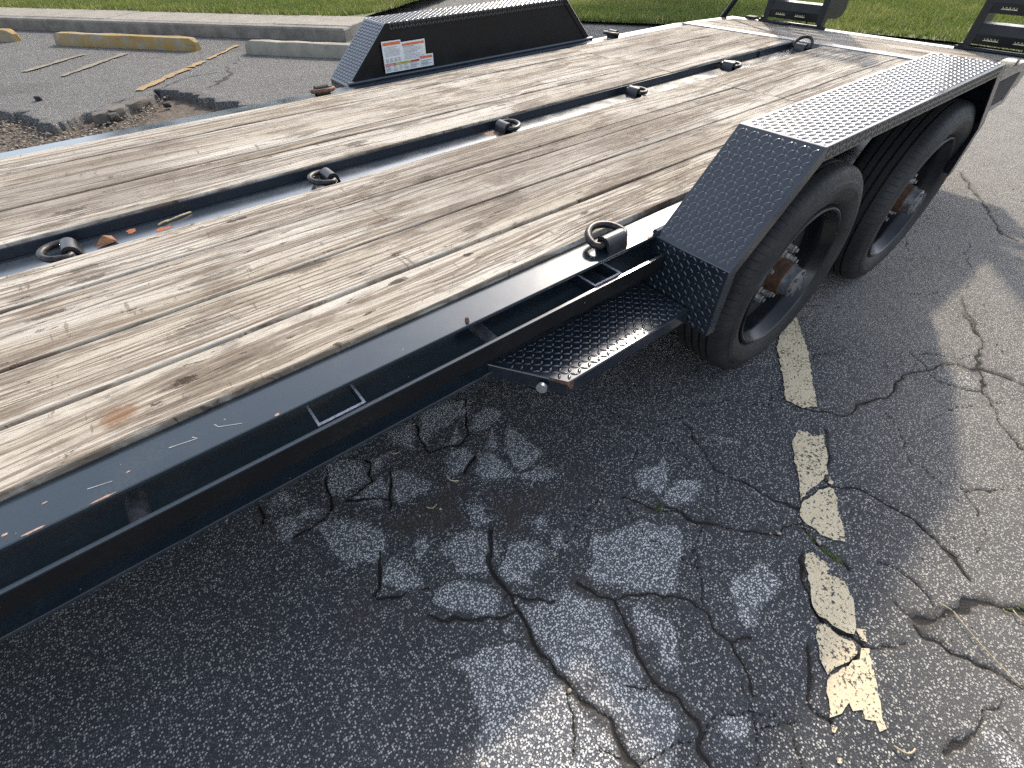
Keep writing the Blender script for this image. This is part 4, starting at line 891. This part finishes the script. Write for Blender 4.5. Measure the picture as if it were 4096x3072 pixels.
# --- underneath
for k,xx in enumerate(np.arange(XF+.3,2.9,.42)): part(MB().box(xx,xx+.05,.088,1.67,.44,.528),'cross_member',M['frame'])
for yy in (.42,1.33): part(MB().box(XF+.05,2.9,yy,yy+.06,.33,.439),'frame_beam',M['frame'])
for xx in (.4786,1.3325): part(MB().tube([(xx,-.02,.3183),(xx,1.82,.3183)],.04,14),'axle',M['dark'],smooth=40)
# --- stand-up ramps on the tail
def ramp(ya,yb,teeth,lab):
    rt=empty('ramp',(2.98,(ya+yb)/2,.53)); 
    rt['label']=lab
    rt.parent=root; rt.matrix_parent_inverse=Matrix.Translation((0,-.9,-G)); bpy.context.view_layer.update()
    lean=math.radians(3)
    def lx(x_,z_): return (x_+(z_-.53)*math.tan(lean),z_)
    poly=[lx(*q) for q in ((2.972,.545),(3.010,.545),(3.030,.580),(3.15,.568),(3.215,.580),(3.235,.610),(3.21,.75),(3.17,1.0),(3.08,1.48),(2.972,1.48))]
    for (a,b) in ((ya,ya+.010),(yb-.010,yb)):
        part(MB().prism_y(poly,a,b),'side_rail',M['ramp'],rt)
        part(MB().prism_y([lx(*q) for q in ((2.966,.552),(2.9715,.552),(2.9715,1.48),(2.966,1.48))],a-.002 if a==ya else a-.028,b+.028 if a==ya else b+.002),'rail_flange',M['ramp'],rt)
        part(MB().box(2.963,2.985,a-.004,b+.016,.515,.56,.003),'hinge_lug',M['ramp'],rt)
    part(MB().tube([(2.973,ya-.03,.537),(2.973,yb+.03,.537)],.010,10),'hinge_pin',M['ramp'],rt,smooth=40)
    for k in range(7):
        z0=.560+k*.132
        x0=lx(2.972,z0)[0]
        m=MB().prism_y([(x0,z0),(x0+.005,z0),(x0+.010,z0+.083),(x0+.085,z0+.083),(x0+.085,z0+.089),(x0+.003,z0+.089),(x0-.004,z0+.045)],ya+.0105,yb-.0105)
        cb=part(m,'cross_bar',M['ramp'],rt)
        if k<3:
            tm=MB()
            for gi,gy in enumerate((.27,.62)):
                yc=yb-.0105-(yb-ya-.02)*gy
                for t in range(4):
                    cy=yc-(t-1.5)*.016; zz=z0+.030; xo=x0-.0055
                    tm.tube([(xo,cy+.0065*math.cos(q),zz-.009*math.sin(q)) for q in np.linspace(0,math.pi,7)],.0014,5)
                tm.box(x0-.0075,x0-.0045,yc-.035,yc+.035,z0+.0185,z0+.0215)
            part(tm,'grip_teeth',M['toothedge'],cb)
    part(MB().tube([(3.06,(ya+yb)/2-.05,.50),(3.10,(ya+yb)/2-.055,.575)],.006,6),'stop_pin',M['ramp'],rt)
ramp(-.075,.330,True,'ramp at the near rear corner, standing up')
ramp(1.125,1.535,True,'ramp at the far rear corner, standing up')
part(MB().tube([(2.955,1.858,.505),(2.975,1.50,1.06)],.019,10),'ramp_stay',M['ramp'],smooth=40)
part(MB().box(2.945,3.0,1.585,1.66,.536,.553,.004),'latch',M['dark']); part(MB().box(2.93,3.0,1.33,1.47,.535,.545,.003),'latch',M['dark'])

# ================= trees beyond the frame that shade the lawn and show in the paint
def tree_parts(seed,h,cr):
    rr=np.random.default_rng(seed); tr=MB(); tr.tube([(0,0,-.1),(.05,.02,h*.22),(.1,-.05,h*.45),(.05,.05,h*.75)],[h*.035,h*.026,h*.018,h*.006],10)
    cs=[]
    for k in range(16):
        a=rr.uniform(0,6.28); e=rr.uniform(-.2,1.0); q=np.array([math.cos(a)*cr*rr.uniform(.3,.75),math.sin(a)*cr*rr.uniform(.3,.75),h*.62+e*h*.27]); cs.append((q,cr*rr.uniform(.28,.48)))
        z0=h*rr.uniform(.25,.5); tr.tube([(0.06,0,z0),tuple(q*np.array([.5,.5,1])*np.array([1,1,.9])),tuple(q)],[h*.009,h*.006,h*.002],6)
    n=5200; ci=rr.integers(0,len(cs),n); d=rr.normal(0,1,(n,3)); d/=np.linalg.norm(d,axis=1)[:,None]; rad=rr.uniform(.55,1.05,n)
    c=np.array([cs[i][0] for i in ci])+d*(np.array([cs[i][1] for i in ci])*rad)[:,None]*np.array([1,1,.8])
    u=rr.normal(0,1,(n,3)); u/=np.linalg.norm(u,axis=1)[:,None]; w=np.cross(u,rr.normal(0,1,(n,3))); w/=np.linalg.norm(w,axis=1)[:,None]; s=(rr.uniform(.09,.19,n)*h/8)[:,None]
    V_=np.stack([c-u*s,c-w*s*.6,c+u*s,c+w*s*.6],1).reshape(-1,3); F_=np.arange(4*n).reshape(-1,4); t=np.repeat(rr.uniform(0,1,n),4)
    return tr,V_,F_,t
def tree(name,loc,seed,h,cr,label):
    e=empty(name,loc); tr,V_,F_,t=tree_parts(seed,h,cr); o=tr.build('trunk',M['bark'],smooth=50); o.parent=e
    c=npmesh('crown',V_,F_,M['leaf'],e,attrs=dict(tint=t)); tag(e,label,'tree','broadleaf trees around the lawn'); return e
t1=tree('broadleaf_tree',(9.6,6.9,G),5,4.6,1.7,'small broadleaf tree on the lawn behind the trailer whose shade falls across the grass')
t2=tree('broadleaf_tree',(16,23,G),6,8.5,3.6,'broadleaf tree in the row far behind the lawn, nearest the path')
for (a,b,s,r,lab) in ((11.5,24,1.05,1,'broadleaf tree in the row far behind the lawn, second from the path'),(6.5,28,1.15,2.2,'tallest broadleaf tree in the row behind the sidewalk'),(23,27,1.1,3,'broadleaf tree at the outer end of the row behind the lawn'),(1,30,1.0,4,'broadleaf tree at the left end of the row behind the sidewalk')):
    e=t2.copy(); COL.objects.link(e); e.location=(a,b,G); e.scale=(s,s,s); e.rotation_euler=(0,0,r); e['label']=lab
    for ch in list(t2.children):
        c_=ch.copy(); COL.objects.link(c_); c_.parent=e
